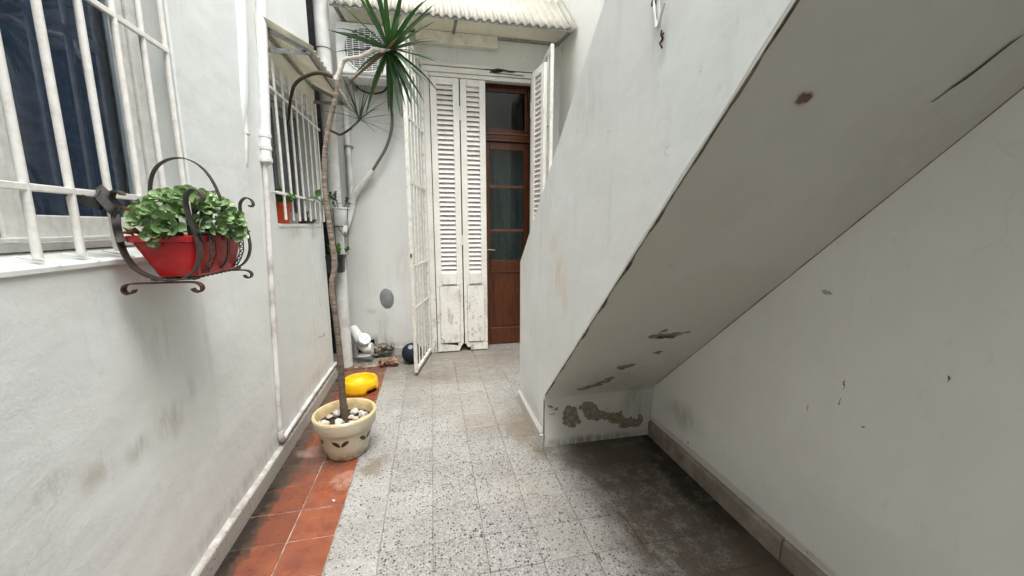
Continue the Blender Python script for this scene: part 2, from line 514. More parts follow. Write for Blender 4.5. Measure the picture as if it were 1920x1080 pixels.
M_redgrout = simple('pale joint', (0.36,0.29,0.23), .9, .2, var=.6, scale=14, dirt=(.07,.05,.04), dirt_amt=1.0, dscale=6)

M_whitepaint = simple('white gloss paint', (0.76,0.76,0.72), .38, .45, var=.12, scale=20, bump=.15, bscale=90, dirt=(.35,.32,.26), dirt_amt=.35, dscale=16)
M_barpaint = simple('white enamel on iron', (0.80,0.79,0.75), .36, .45, var=.08, scale=26, bump=.2, bscale=110, dirt=(.34,.26,.18), dirt_amt=.30, dscale=30)
M_gate = simple('weathered gate enamel', (0.70,0.685,0.63), .42, .4, var=.12, scale=26, bump=.25, bscale=110, dirt=(.28,.23,.17), dirt_amt=.5, dscale=24)
M_cream = simple('cream paint', (0.70,0.68,0.60), .5, .4, var=.12, scale=14, bump=.15, bscale=70, dirt=(.32,.28,.2), dirt_amt=.5, dscale=9)
def shutter_paint():
    m = M('worn white shutter paint', .55, .3)
    g = m.noise(14, 6, .7, vec=m.scaled(m.pos, 1, 1, .35))
    sep = m.n('ShaderNodeSeparateXYZ'); m.l(m.pos, sep.inputs[0])
    low = m.ramp(sep.outputs[2], 1.15, .05, 0.0, 1.0)
    col = m.mix(m.ramp(m.noise(5,4,.6), .35,.7), (0.77,0.76,0.71), (0.69,0.67,0.61))
    wear = m.math('MULTIPLY', m.ramp(g, .50, .66), m.math('ADD', m.math('MULTIPLY', low, .80), .10))
    col = m.mix(wear, col, (0.34,0.31,0.26))
    flake = m.math('MULTIPLY', m.ramp(m.noise(34,5,.7), .60, .63), m.math('ADD', m.math('MULTIPLY', low, .85), .10))
    col = m.mix(flake, col, (0.17,0.15,0.125))
    m.bump(m.math('SUBTRACT', m.noise(60,4,.6,vec=m.scaled(m.pos,1,1,.15)), flake), .3, .003)
    return m.color(col)
M_shut = shutter_paint()
M_slat = simple('pinkish slat paint', (0.74,0.70,0.665), .5, .35, var=.08, scale=20, dirt=(.4,.35,.3), dirt_amt=.3, dscale=15, brnd=.06)
def wood(name, a, b, rough=.36):
    m = M(name, rough, .45)
    g = m.noise(7, 6, .65, vec=m.scaled(m.pos, 6, 6, .55), dist=.6)
    col = m.mix(m.ramp(g, .35, .68), a, b)
    col = m.mix(m.math('MULTIPLY', m.ramp(m.noise(3,4,.6), .5,.75), .35), col, tuple(x*.5 for x in a))
    m.bump(g, .15, .002)
    return m.color(col)
M_wood = wood('varnished red-brown wood', (0.108,0.031,0.0105), (0.050,0.0145,0.006), .26)
M_wood2 = wood('worn red-brown wood', (0.17,0.058,0.023), (0.085,0.028,0.012), .32)
M_glassd = glass('door glass', (.72,.78,.78))
M_glassw = glass('window glass', (.80,.86,.9))
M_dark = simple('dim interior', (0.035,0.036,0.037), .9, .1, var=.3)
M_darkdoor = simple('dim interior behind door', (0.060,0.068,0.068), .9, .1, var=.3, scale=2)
M_navy = simple('navy curtain', (0.105,0.122,0.170), .95, .1, var=.25, scale=40, bump=.3, bscale=260)
M_netc = simple('grey-green curtain', (0.10,0.135,0.13), .95, .1, var=.25, scale=30, bump=.2, bscale=200)
M_iron = simple('dark wrought iron', (0.040,0.036,0.033), .5, .5, var=.4, scale=30, bump=.35, bscale=140, dirt=(.12,.05,.025), dirt_amt=.5, dscale=14)
M_rusty = simple('rusty iron', (0.075,0.030,0.020), .62, .35, var=.5, scale=40, bump=.5, bscale=120)
M_cloth = simple('charcoal rubber strip', (0.048,0.045,0.043), .7, .35, var=.3, scale=30, bump=.3, bscale=80)
M_redpl = simple('red plastic', (0.42,0.005,0.008), .36, .45, var=.15, scale=10, dirt=(.30,.07,.06), dirt_amt=.45, dscale=16, bump=.15, bscale=40)
M_orange = simple('orange-red plastic', (0.62,0.075,0.018), .42, .4, var=.15)
M_yellow = simple('yellow plastic', (0.80,0.47,0.006), .38, .45, var=.08, dirt=(.40,.25,.04), dirt_amt=.6, dscale=22, bump=.15, bscale=50)
M_whitepl = simple('white plastic', (0.72,0.74,0.76), .4, .45, var=.06, dirt=(.45,.44,.4), dirt_amt=.35, dscale=12)
M_blackpl = simple('black plastic', (0.022,0.023,0.025), .45, .4, var=.3)
M_pvc = simple('white drain pipe', (0.68,0.69,0.67), .45, .4, var=.1, scale=8, dirt=(.36,.33,.27), dirt_amt=.5, dscale=7)
M_pipep = simple('painted pipe', (0.70,0.715,0.70), .5, .35, var=.1, scale=9, bump=.25, bscale=50, dirt=(.40,.37,.33), dirt_amt=.4, dscale=10)
M_conduit = simple('dull painted conduit', (0.60,0.58,0.55), .55, .3, var=.2, scale=9, bump=.25, bscale=50, dirt=(.25,.21,.17), dirt_amt=.6, dscale=9)
M_hose = simple('grey-brown hose', (0.13,0.115,0.095), .6, .35, var=.2)
M_cable = simple('black cable', (0.018,0.018,0.018), .5, .4)
M_acwhite = simple('air conditioner casing', (0.70,0.71,0.70), .42, .4, var=.08, dirt=(.4,.38,.33), dirt_amt=.3, dscale=8)
M_acdark = simple('dark fan recess', (0.045,0.046,0.047), .6, .3)
M_zinc = simple('galvanised steel', (0.30,0.31,0.31), .48, .5, metal=.55, var=.35, scale=35, bump=.1, dirt=(.16,.14,.11), dirt_amt=.5, dscale=12)
M_ball = simple('dark blue rubber', (0.007,0.017,0.036), .6, .25, var=.4, scale=14, dirt=(.07,.06,.05), dirt_amt=.5, dscale=9)
M_soil = simple('potting soil', (0.045,0.033,0.024), .95, .2, var=.5, scale=60, bump=1.0, bscale=70)
M_stone = simple('white pebble', (0.48,0.465,0.43), .6, .35, var=.2, scale=30, bump=.3, bscale=60, dirt=(.4,.33,.24), dirt_amt=.5, dscale=25)
M_stone2 = simple('buff pebble', (0.46,0.38,0.30), .7, .3, var=.35, scale=30, bump=.4, bscale=60, dirt=(.22,.16,.11), dirt_amt=.6, dscale=25)
M_brick = simple('broken brick', (0.24,0.135,0.085), .9, .2, var=.5, scale=25, bump=.9, bscale=40, dirt=(.42,.38,.3), dirt_amt=.7, dscale=14)
M_rubble = simple('crumbled mortar', (0.24,0.215,0.18), .95, .2, var=.5, scale=25, bump=1.0, bscale=30, dirt=(.09,.07,.05), dirt_amt=.8, dscale=9)
def ceramic():
    m = M('cream glazed stoneware', .30, .5)
    col = m.mix(m.ramp(m.noise(6,5,.6), .35,.7), (0.60,0.55,0.42), (0.50,0.44,0.32))
    col = m.mix(m.math('MULTIPLY', m.ramp(m.noise(70,3,.6), .58,.7), .35), col, (0.34,0.27,0.17))
    sep = m.n('ShaderNodeSeparateXYZ'); m.l(m.pos, sep.inputs[0])
    col = m.mix(m.math('MULTIPLY', m.ramp(sep.outputs[2], .09, .0), m.ramp(m.noise(14,5,.7), .35,.6)), col, (0.17,0.13,0.085))
    m.bump(m.noise(30,3,.5), .1, .002)
    return m.color(col)
M_pot = ceramic()
M_potrim = simple('honey glazed rim', (0.62,0.50,0.27), .3, .5, var=.2, scale=14, dirt=(.4,.3,.15), dirt_amt=.5, dscale=18)
M_motif = simple('dark leaf glaze', (0.028,0.030,0.016), .3, .5, var=.4)
def bark():
    m = M('grey-brown bark', .85, .2)
    v = m.noise(30, 5, .72, vec=m.scaled(m.pos, 1, 1, 1.6))
    rg = m.noise(4, 3, .6, vec=m.scaled(m.pos, 2, 2, 26))
    v = m.math('ADD', m.math('MULTIPLY', v, .55), m.math('MULTIPLY', rg, .45))
    col = m.mix(m.ramp(v, .38,.62), (0.33,0.275,0.225), (0.12,0.092,0.07))
    sep = m.n('ShaderNodeSeparateXYZ'); m.l(m.pos, sep.inputs[0])
    col = m.mix(m.ramp(sep.outputs[2], 1.4, .3), col, m.mix(m.ramp(v,.35,.7), (0.14,0.105,0.08),(0.06,0.045,0.034)))
    p = m.ramp(m.noise(3.2,2,.5), .66, .69)
    col = m.mix(m.math('MULTIPLY', p, .8), col, (0.55,0.53,0.5))
    m.bump(v, .9, .006)
    return m.color(col)
M_bark = bark()
M_palebark = simple('pale young bark', (0.66,0.61,0.53), .7, .3, var=.25, scale=30, bump=.4, bscale=70, dirt=(.25,.2,.15), dirt_amt=.5, dscale=20)
M_brownbark = simple('bare brown branch', (0.075,0.052,0.040), .8, .2, var=.4, scale=40, bump=.6, bscale=80)
def leafmat(name, a, b, rough=.36, spec=.5, trans=.12, rv=.25):
    m = M(name, rough, spec)
    col = m.mix(m.ramp(m.rnd(), 0, 1, smooth=False), a, b)
    col = m.mix(m.math('MULTIPLY', m.ramp(m.noise(30,3,.6), .4,.7), rv), col, tuple(x*.55 for x in a))
    m.color(col)
    if trans:
        tl = m.n('ShaderNodeBsdfTranslucent'); m.l(col, tl.inputs[0])
        mx = m.n('ShaderNodeMixShader'); mx.inputs[0].default_value = trans
        m.l(m.b.outputs[0], mx.inputs[1]); m.l(tl.outputs[0], mx.inputs[2])
        m.l(mx.outputs[0], m.nt.nodes['Material Output'].inputs['Surface'])
    return m.m
M_drac = leafmat('dark strap leaf', (0.020,0.066,0.018), (0.045,0.115,0.030))
M_dracy = leafmat('yellowing strap leaf', (0.16,0.20,0.025), (0.22,0.24,0.04))
M_deadblade = leafmat('withered strap leaf', (0.17,0.115,0.055), (0.24,0.17,0.09), .7, .25, .1)
M_marg = leafmat('thin dark leaf', (0.018,0.045,0.018), (0.035,0.070,0.028))
M_succ = leafmat('fleshy pale green leaf', (0.115,0.215,0.070), (0.275,0.390,0.180), .30, .5, .08, .2)
M_herb = leafmat('small bright leaf', (0.055,0.14,0.025), (0.12,0.25,0.06), .5, .35, .2)
M_dull = leafmat('small dull leaf', (0.05,0.085,0.04), (0.09,0.12,0.06), .6, .3, .15)
M_dry = leafmat('dry leaf', (0.42,0.24,0.07), (0.20,0.05,0.035), .7, .25, .2)
def fibre(name, c, trans):
    m = M(name, .5, .35)
    col = m.mix(m.ramp(m.noise(5,5,.65), .35,.7), c, tuple(x*.82 for x in c))
    col = m.mix(m.math('MULTIPLY', m.ramp(m.noise(50,3,.6), .66,.72), .6), col, (.3,.27,.2))
    m.color(col)
    tl = m.n('ShaderNodeBsdfTranslucent'); m.l(col, tl.inputs[0])
    mx = m.n('ShaderNodeMixShader'); mx.inputs[0].default_value = trans
    m.l(m.b.outputs[0], mx.inputs[1]); m.l(tl.outputs[0], mx.inputs[2])
    m.l(mx.outputs[0], m.nt.nodes['Material Output'].inputs['Surface'])
    return m.m
M_sheet = fibre('cream fibreglass', (0.64,0.62,0.54), .50)
M_awntint = plaster('plaster tinted by awning light', (0.77,0.755,0.68), bump=.6)  # cream cast of light through the awning, painted into the plaster

# ================================================================== SETTING
floor = tag(MB().box(-1.2, XR+.1, -4.2, 4.75, -.15, -.006).build('floor', M_grout), 'terrazzo courtyard floor with a border of red tiles', None, kind='structure')
MB().box(XL+.02, XR, -4.1, -.25, -.006, -.001).build('slab', M_terr, floor)

def tile_mesh(name, w, d, mat, c=.0018, t=.012):
    mb = MB()
    w2, d2 = w/2, d/2
    mb.add([(-w2,-d2,-t),(w2,-d2,-t),(w2,d2,-t),(-w2,d2,-t),(-w2,-d2,-c),(w2,-d2,-c),(w2,d2,-c),(-w2,d2,-c),
            (-w2+c,-d2+c,0),(w2-c,-d2+c,0),(w2-c,d2-c,0),(-w2+c,d2-c,0)],
           [(0,1,5,4),(1,2,6,5),(2,3,7,6),(3,0,4,7),(4,5,9,8),(5,6,10,9),(6,7,11,10),(7,4,8,11),(8,9,10,11)])
    return mb.mesh(name, mat)
def place(name, me, parent, loc, rz=0, rx=0, ry=0):
    o = bpy.data.objects.new(name, me)
    C.objects.link(o)
    o.parent = parent
    o.location = Vector(loc) - Vector(WL.get(parent.name, (0,0,0)))
    o.rotation_euler = (rx, ry, rz)
    WL[o.name] = tuple(loc)
    return o
PX, PY, G = .2325, .197, .0018
tm = tile_mesh('terrazzo_tile', PX-G, PY-G, M_terr)
xs = [-.27+PX*k for k in range(8)]
j0 = 1.565 - PY*9
last_w = XR - .022 - xs[7]
tml = tile_mesh('terrazzo_tile_cut', last_w-G, PY-G, M_terr)
for j in range(24):
    y = j0 + PY*(j+.5)
    for k in range(8):
        w = PX if k < 7 else last_w
        cx = xs[k] + w/2
        if y > 2.30 and cx > .80 and y < 2.8: continue
        place('terrazzo_tile', tm if k < 7 else tml, floor, (cx, y, random.uniform(-.0008,.0006)), random.uniform(-.002,.002), random.uniform(-.002,.002), random.uniform(-.002,.002))
EW = .485-.27
te = tile_mesh('border_tile', EW-G, PY-G, M_terr_edge)
for j in range(24):
    y = j0 + PY*(j+.5) - .004
    place('border_tile', te, floor, (-.27-EW/2, y, random.uniform(-.0008,.0006)), random.uniform(-.003,.003), random.uniform(-.002,.002), random.uniform(-.002,.002))
MB().box(-.926, -.487, -.2, 4.02, -.006, -.0032).build('joint_mortar', M_redgrout, floor)
tr1 = tile_mesh('red_tile', .203-.0045, .204-.0045, M_red)
tr2 = tile_mesh('red_tile_wide', .235-.0045, .204-.0045, M_red)
for j in range(-9, 12):
    y = 1.711 + .204*(j+.5)
    if y > 4.03: break
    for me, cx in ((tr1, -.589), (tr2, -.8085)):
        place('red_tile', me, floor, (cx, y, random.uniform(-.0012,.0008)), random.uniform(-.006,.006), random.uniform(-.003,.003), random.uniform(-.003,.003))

# ------------------------------------------------------------------ left wall
W1 = (.55, 1.815, 1.315, 2.85)
W2 = (2.70, 3.66, 1.425, 2.33)
def hole_left(u, v):
    return any(a < u < b and c < v < d for a, b, c, d in (W1, W2))
lw = wall_grid([-4.2, W1[0], W1[1], W2[0], W2[1], 3.74], [-.15, W1[2], W2[2], W2[3], W1[3], 5.2], hole_left, XL, XL-.22, lambda u, v, d: (d, u, v))
lwall = weld(lw.build('courtyard_wall', M_left))
tag(lwall, 'white plastered wall with two barred windows beside the red tiles', 'wall')
bv = lwall.modifiers.new('bevel', 'BEVEL'); bv.width = .006; bv.segments = 2; bv.limit_method = 'ANGLE'; bv.angle_limit = R(50)
# skirting along it
sk = MB()
sk.add([(-.922,-.147,.0),(-.922,.147,.0),(-.922,.147,.088),(-.922,-.147,.088),(-.926,-.147,.094),(-.926,.147,.094),(-.95,-.147,.094),(-.95,.147,.094),(-.95,-.147,0),(-.95,.147,0)],
       [(0,1,2,3),(3,2,5,4),(4,5,7,6),(0,3,4,6,8),(1,9,7,5,2),(8,6,7,9),(0,8,9,1)])
skm = sk.mesh('skirting_tile', M_skirt)
y = -.6
while y < 3.72:
    o = place('skirting_tile', skm, lwall, (random.uniform(-.0015,.0015), min(y, 3.59), 0))
    y += .297
mo = MB()
yy = [-.6 + .06*i for i in range(73)]
prof = []
for i, q in enumerate(yy):
    hgt = .104 + .010*noise.noise((0, q*3.1, 0)) + .006*noise.noise((3, q*17, 0))
    prof.append((q, hgt))
vs, fs = [], []
for q, hh in prof:
    vs += [(-.9245,q,.095),(-.930,q,.100),(-.944,q,hh),(-.96,q,hh+.012),(-.96,q,.094)]
for i in range(len(prof)-1):
    for k in range(5):
        k2 = (k+1) % 5
        fs.append((i*5+k, i*5+k2, (i+1)*5+k2, (i+1)*5+k))
mo.add(vs, fs)
M_mortar = simple('grey mortar', (0.50,0.49,0.45), .85, .2, var=.35, scale=18, bump=.6, bscale=60, dirt=(.2,.18,.14), dirt_amt=.7, dscale=12)
mo.build('mortar_fillet', M_mortar, lwall, smooth=True)
# window sills
s1 = MB().prism([(-.939,W1[0],1.305),(-.939,W1[0],1.322),(-1.06,W1[0],1.353),(-1.06,W1[0],1.305)], (0,W1[1]-W1[0]-.002,0)).build('sill', M_left, lwall, bevel=.003)
s2 = MB().prism([(-.940,W2[0]+.002,1.418),(-.940,W2[0]+.002,1.437),(-1.06,W2[0]+.002,1.447),(-1.06,W2[0]+.002,1.418)], (0,W2[1]-W2[0]-.004,0)).build('sill', M_left, lwall, bevel=.003)
MB().box(-.9435, -.935, 2.63, 3.74, 2.36, 2.62).build('awning_tint_band', M_awntint, lwall)  # wall strip coloured as if lit through the left awning

# ------------------------------------------------------------------ recess at the end of the left wall, back wall, right wall
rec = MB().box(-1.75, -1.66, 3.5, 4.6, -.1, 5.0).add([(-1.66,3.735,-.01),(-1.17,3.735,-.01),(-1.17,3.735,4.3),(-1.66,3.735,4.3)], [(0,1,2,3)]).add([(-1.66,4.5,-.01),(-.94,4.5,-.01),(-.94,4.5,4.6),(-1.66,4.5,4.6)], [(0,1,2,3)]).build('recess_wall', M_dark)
tag(rec, 'dark narrow recess behind the tall white downpipe', 'wall')
D = (.0, 1.15, 0.0, 3.0)
BR = (-.85, -.655, .0, .185)
def hole_back(u, v):
    return (D[0] < u < D[1] and v < D[3]) or (BR[0] < u < BR[1] and 0 < v < BR[3])
bw = wall_grid([-.952, BR[0], BR[1], D[0], D[1], 1.75], [-.15, 0, BR[3], D[3], 5.2], hole_back, YB, YB+.30, lambda u, v, d: (u, d, v))
bwall = weld(bw.build('courtyard_wall', M_back))
tag(bwall, 'white plastered end wall holding the wooden door and air conditioner', 'wall')
bv = bwall.modifiers.new('bevel', 'BEVEL'); bv.width = .006; bv.segments = 2; bv.limit_method = 'ANGLE'; bv.angle_limit = R(50)
MB().box(BR[0]-.05, BR[1]+.05, YB+.15, YB+.22, -.05, .25).build('broken_masonry', M_soil, bwall)
MB().box(-.60, -.02, YB-.018, YB+.01, -.01, .085).build('skirting', M_skirt, bwall, bevel=.004)
MB().box(-.02, 1.16, YB-.01, YB+.16, -.04, .004).build('threshold', M_terr, bwall, bevel=.003)
rwall = MB().box(XR, XR+.25, -4.2, YB, -.15, 5.2).build('courtyard_wall', M_right)
tag(rwall, 'off-white plastered wall closing the space under the stairs', 'wall')
for (a, b) in ((-.60,.277),(.283,1.162),(1.168,2.05),(2.056,2.197)):
    o = MB().add([(XR+.01,a,0),(XR-.024,a,0),(XR-.022,a,.092),(XR-.014,a,.104),(XR+.01,a,.106),(XR+.01,b,0),(XR-.024,b,0),(XR-.022,b,.092),(XR-.014,b,.104),(XR+.01,b,.106)],
                 [(0,1,2,3,4),(9,8,7,6,5),(1,6,7,2),(2,7,8,3),(3,8,9,4),(0,5,6,1),(0,4,9,5)]).build('skirting_tile', M_skirt_r, rwall, bevel=.002)
rear = MB().box(-1.3, XR+.25, -2.6, -2.3, -.15, 5.2).build('courtyard_wall', M_plainwall)  # unseen wall, added to cut sky light and darken the stair underside
tag(rear, 'white plastered wall added unseen behind the viewer to hold back light', 'wall')

# ------------------------------------------------------------------ concrete stairs
stair = thing('staircase', 'white concrete staircase with solid parapet and grey peeling underside', 'staircase', (1.05, 2.5, 0))
top_z = lambda y: 1.153 + .803*(2.885 - y)
sof_z = lambda y: .346 + .957*(2.20 - y)
def jit(y, k, a): return a*noise.noise((y*9.0, k, 0)) + .5*a*noise.noise((y*31.0, k+5, 0))
ye = -.65
N = 60
poly = [(2.204, -.01), (2.885, -.01)]
poly += [(2.885, .3), (2.885, .8)]
for i in range(N+1):
    y = 2.885 + (ye-2.885)*i/N
    poly.append((y + (jit(y,1,.005)+.006*noise.noise((y*2.3,8,0)) if 0 < i < N else 0), top_z(y)))
poly.append((ye, sof_z(ye)+.010))
for i in range(1, 90):
    y = ye + (2.20-ye)*i/90
    poly.append((y, sof_z(y) + .009 + jit(y, 7, .007) + .004*noise.noise((y*2.6,3,3)) + max(0, noise.noise((y*13, 3, 9))-.35)*.04))
poly += [(2.206, .352), (2.203, .30), (2.207, .25), (2.204, .2), (2.208, .15), (2.204, .1), (2.206, .06)]
side = MB().prism([(XS, y, z) for y, z in poly], (.10, 0, 0)).build('parapet', M_stair, stair, bevel=.006)
steps = []
ns = 16
rz, rn = 3.06/ns, (2.885+.60)/ns*.80
pf = [(2.20, -.01), (2.197, .06), (2.201, .18), (2.199, .30), (2.192, .340), (2.178, .362)]
for i in range(1, 60):
    y = 2.178 + (ye-2.178)*i/60
    pf.append((y, sof_z(y) + .002 + .003*noise.noise((y*3, 2, 0))))
pf.append((ye, sof_z(ye)))
pf.append((ye, 3.20))
y0, st = 2.86, []
rn = (2.86 - ye)/ns
for i in range(ns):
    st += [(y0 - rn*i, 3.20/ns*i), (y0 - rn*i, 3.20/ns*(i+1))]
pf += st[::-1][1:]
pf[-1] = (2.86, -.01)
MB().prism([(XS+.002, y, z) for y, z in pf], (XR-XS-.004, 0, 0)).build('flight', M_soffit, stair)
MB().box(XS, XR-.002, -4.15, ye-.001, 3.02, 3.20).build('landing', M_soffit, stair)
MB().box(XS, XS+.10, -4.15, ye-.001, 3.202, 4.0).build('landing_parapet', M_stair, stair)
sk2 = MB().add([(XS-.018,2.215,.0),(XS-.018,2.88,.0),(XS-.016,2.88,.085),(XS-.016,2.215,.085),(XS-.002,2.215,.108),(XS-.002,2.88,.100),(XS+.01,2.215,.108),(XS+.01,2.88,.100),(XS+.01,2.215,0),(XS+.01,2.88,0)],
       [(0,1,2,3),(3,2,5,4),(4,5,7,6),(0,3,4,6,8),(1,9,7,5,2),(8,6,7,9)]).build('skirting_tile', M_skirt, stair, bevel=.002)
MB().box(XS-.022, XS+.001, 2.194, 2.213, -.002, .088).build('skirting_end', M_skirt, stair, bevel=.003)
def grime_line(name, x0, x1, ys, dz, wob):
    vs, fs = [], []
    for i, y in enumerate(ys):
        w = wob*max(.0, .25+1.6*noise.noise((y*11, 2, 1))+.6*noise.noise((y*37, 6, 1)))
        a, b = x0(y, w), x1(y, w)
        z = sof_z(y)
        vs += [(a, y, z+.004), (a, y, z-dz), (b, y, z-dz), (b, y, z+.004)]
    for i in range(len(ys)-1):
        for k in range(4):
            k2 = (k+1) % 4
            fs.append((i*4+k, i*4+k2, (i+1)*4+k2, (i+1)*4+k))
    fs += [(0,1,2,3), tuple((len(ys)-1)*4+k for k in (3,2,1,0))]
    MB().add(vs, fs).build(name, M_grime, stair)
M_grime = simple('black grime', (0.17,0.15,0.12), .9, .1, var=.6, scale=30)
gy = [2.176 - .02*i for i in range(140)]
grime_line('drip_edge', lambda y, w: XS-.0006+.0006*noise.noise((y*20,0,0)), lambda y, w: XS+.0022+w, gy, .0015, .008)
grime_line('wall_joint', lambda y, w: XR-.0004-w, lambda y, w: XR+.001, [q for q in gy if q > .2], .0012, .0035)
ed = MB()
for i in range(12):
    z = .33 - .027*i
    ed.box(XS-.0007, XS+.004+.006*abs(noise.noise((z*40,1,1))), 2.1955+.001*noise.noise((z*30,4,1)), 2.2065, z-.027, z-.001*(i%2))
ed.build('chipped_corner', M_grime, stair)
# curled paint flakes hanging at the bare patches
def flake(c, u, v, size, curl):
    c, u, v = Vector(c), Vector(u).normalized(), Vector(v).normalized()
    n = u.cross(v)
    if n.z > 0 or (abs(n.z) < .05 and n.y > 0): n = -n
    mb = MB()
    k = 5
    vs, fs = [], []
    for i in range(k):
        t = i/(k-1)
        wid = size*(.5 + .5*math.sin(math.pi*(.2+.7*t)))*(1+.3*random.uniform(-1,1))
        p = c + v*(size*.8*t) + n*(curl*t*t+.0015)
        vs += [p - u*wid, p + u*wid*random.uniform(.6,1.1)]
    for i in range(k-1):
        fs.append((2*i, 2*i+1, 2*i+3, 2*i+2))
    mb.add(vs, fs)
    o = mb.build('paint_flake', M_soffit, stair)
    s = o.modifiers.new('thick', 'SOLIDIFY'); s.thickness = .0012
sl_dir = Vector((0, -1, .957)).normalized()
for (x, y, sz, cu) in ((1.10,1.655,.030,.012),(1.16,1.655,.022,.010),(1.045,1.92,.018,.010),(1.03,2.045,.016,.009),(.985,2.09,.016,.008),(.93,2.12,.014,.006),(1.19,1.79,.010,.006)):
    flake((x, y, sof_z(y)), (1,.05,0), sl_dir, sz, cu)
for (x, z, sz, cu) in ((1.14,.175,.016,.008),(1.21,.165,.014,.007),(1.27,.135,.016,.008),(.99,.26,.012,.006)):
    flake((x, 2.199, z), (1,0,.2), (0,0,1), sz, cu)
# long crack in the soffit, opened as a thin dark slit
ck = [(1.208,.762),(1.212,.758),(1.216,.752),(1.222,.735),(1.235,.715),(1.243,.69),(1.250,.665),(1.258,.65)]
wdt = [.0008,.0016,.0022,.0032,.0048,.0055,.0040,.001]
vs, fs = [], []
for (x, y), w in zip(ck, wdt):
    vs += [(x-w*.4, y-w, sof_z(y-w)-.0025), (x+w*.4, y+w, sof_z(y+w)-.0025)]
for i in range(len(ck)-1): fs.append((2*i, 2*i+1, 2*i+3, 2*i+2))
MB().add(vs, fs).build('crack', M_cable, stair)

# ================================================================== WINDOWS
w1 = thing('window', 'tall white casement window with navy curtain above the red planter', 'window', (-1.07, 1.2, 1.35))
XF = -1.045
f = MB()
f.box(XF-.05, XF, W1[0], W1[1]-.003, 1.354, 1.378)
f.box(XF-.05, XF, W1[1]-.055, W1[1]-.003, 1.379, W1[3]-.002)
f.box(XF-.05, XF, W1[0], W1[0]+.05, 1.379, W1[3]-.002)
f.build('frame', M_whitepaint, w1, bevel=.003)
for (a, b) in ((.605, 1.215), (1.222, 1.755)):
    s = MB()
    s.box(XF-.035, XF-.008, a, a+.055, 1.382, 2.80)
    s.box(XF-.035, XF-.008, b-.058, b, 1.382, 2.80)
    s.box(XF-.035, XF-.006, a+.056, b-.059, 1.382, 1.452)
    s.box(XF-.035, XF-.006, a+.056, b-.059, 2.73, 2.80)
    so_ = s.build('sash', M_whitepaint, w1, bevel=.004)
    MB().box(XF-.024, XF-.020, a+.056, b-.059, 1.4525, 2.7295).build('pane', M_glassw, so_)
MB().box(XF-.004, XF+.006, 1.198, 1.236, 1.382, 2.80).build('meeting_strip', M_whitepaint, w1, bevel=.003)
MB().box(XF+.002, XF+.018, W1[0]+.05, W1[1]-.06, 1.379, 1.392).build('drip_bar', M_whitepaint, w1, bevel=.003)
cu = MB()
vs, fs = [], []
nc = 150
for i in range(nc):
    y = .62 + (1.80-.62)*i/(nc-1)
    for k, z in enumerate((1.36, 1.7, 2.1, 2.5, 2.83)):
        a = .030*math.sin(y*48 + 1.4*math.sin(y*9)) + .012*math.sin(y*27+z*.6)
        vs.append((XF-.085 + a*(.75+.25*k/4), y + .008*math.sin(z*4), z))
for i in range(nc-1):
    for k in range(4):
        fs.append((i*5+k, (i+1)*5+k, (i+1)*5+k+1, i*5+k+1))
cur = cu.add(vs, fs).build('curtain', M_navy, smooth=True)
tag(cur, 'navy blue gathered curtain hanging behind the tall casement window', 'curtain')
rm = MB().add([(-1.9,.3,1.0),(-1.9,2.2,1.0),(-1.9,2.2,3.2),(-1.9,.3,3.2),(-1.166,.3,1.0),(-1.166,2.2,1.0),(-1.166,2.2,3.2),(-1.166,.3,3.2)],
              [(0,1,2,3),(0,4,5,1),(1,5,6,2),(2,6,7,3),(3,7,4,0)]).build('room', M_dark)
tag(rm, 'dark room seen behind the casement window', None, kind='structure')

def grille(label, x, ys, z0, z1, rails, r, ya, yb, y_first_tie=True):
    g = thing('window_grille', label, 'grille', (x, ys[0], z0))
    for q in ys:
        zz0 = z0 + random.uniform(-.003,.003)
        dy = random.uniform(-.004,.004)
        MB().tube([(x, q, zz0), (x+random.uniform(-.002,.002), q+dy*.5, (z0+z1)/2), (x, q+dy, z1+random.uniform(-.015,.015))], r, 10).build('bar', M_barpaint, g, smooth=True)
    for z in rails:
        MB().beam((x+r*.3, ya, z), (x+r*.3, yb, z), .018, .012, (0,0,1)).build('rail', M_barpaint, g, bevel=.002)
    return g
g1 = grille('white iron window grille with thick bars above the red planter', -.957, [.915,1.04,1.168,1.29,1.418,1.547,1.673,1.797], 1.345, 2.80, (1.515, 2.075), .0098, .60, 1.806)
for q in (1.168, 1.29, 1.418, 1.547, 1.673):
    MB().tube([(-.985,q-.02,1.348),(-.955,q+.004,1.336),(-.935,q+.03,1.3245)], .0022, 6).build('anchor_rod', M_barpaint, g1)
g2 = grille('white iron window grille with spear ends beside the tall downpipe', -.918, [2.76,2.90,3.03,3.16,3.29,3.42,3.55,3.67], 1.462, 2.43, (1.628, 2.243), .0085, 2.64, 3.74)
for z in (1.628, 2.243):
    for q in (2.64, 3.735):
        MB().tube([(-.95,q,z),(-.912,q,z)], .006, 8).build('wall_tie', M_barpaint, g2)

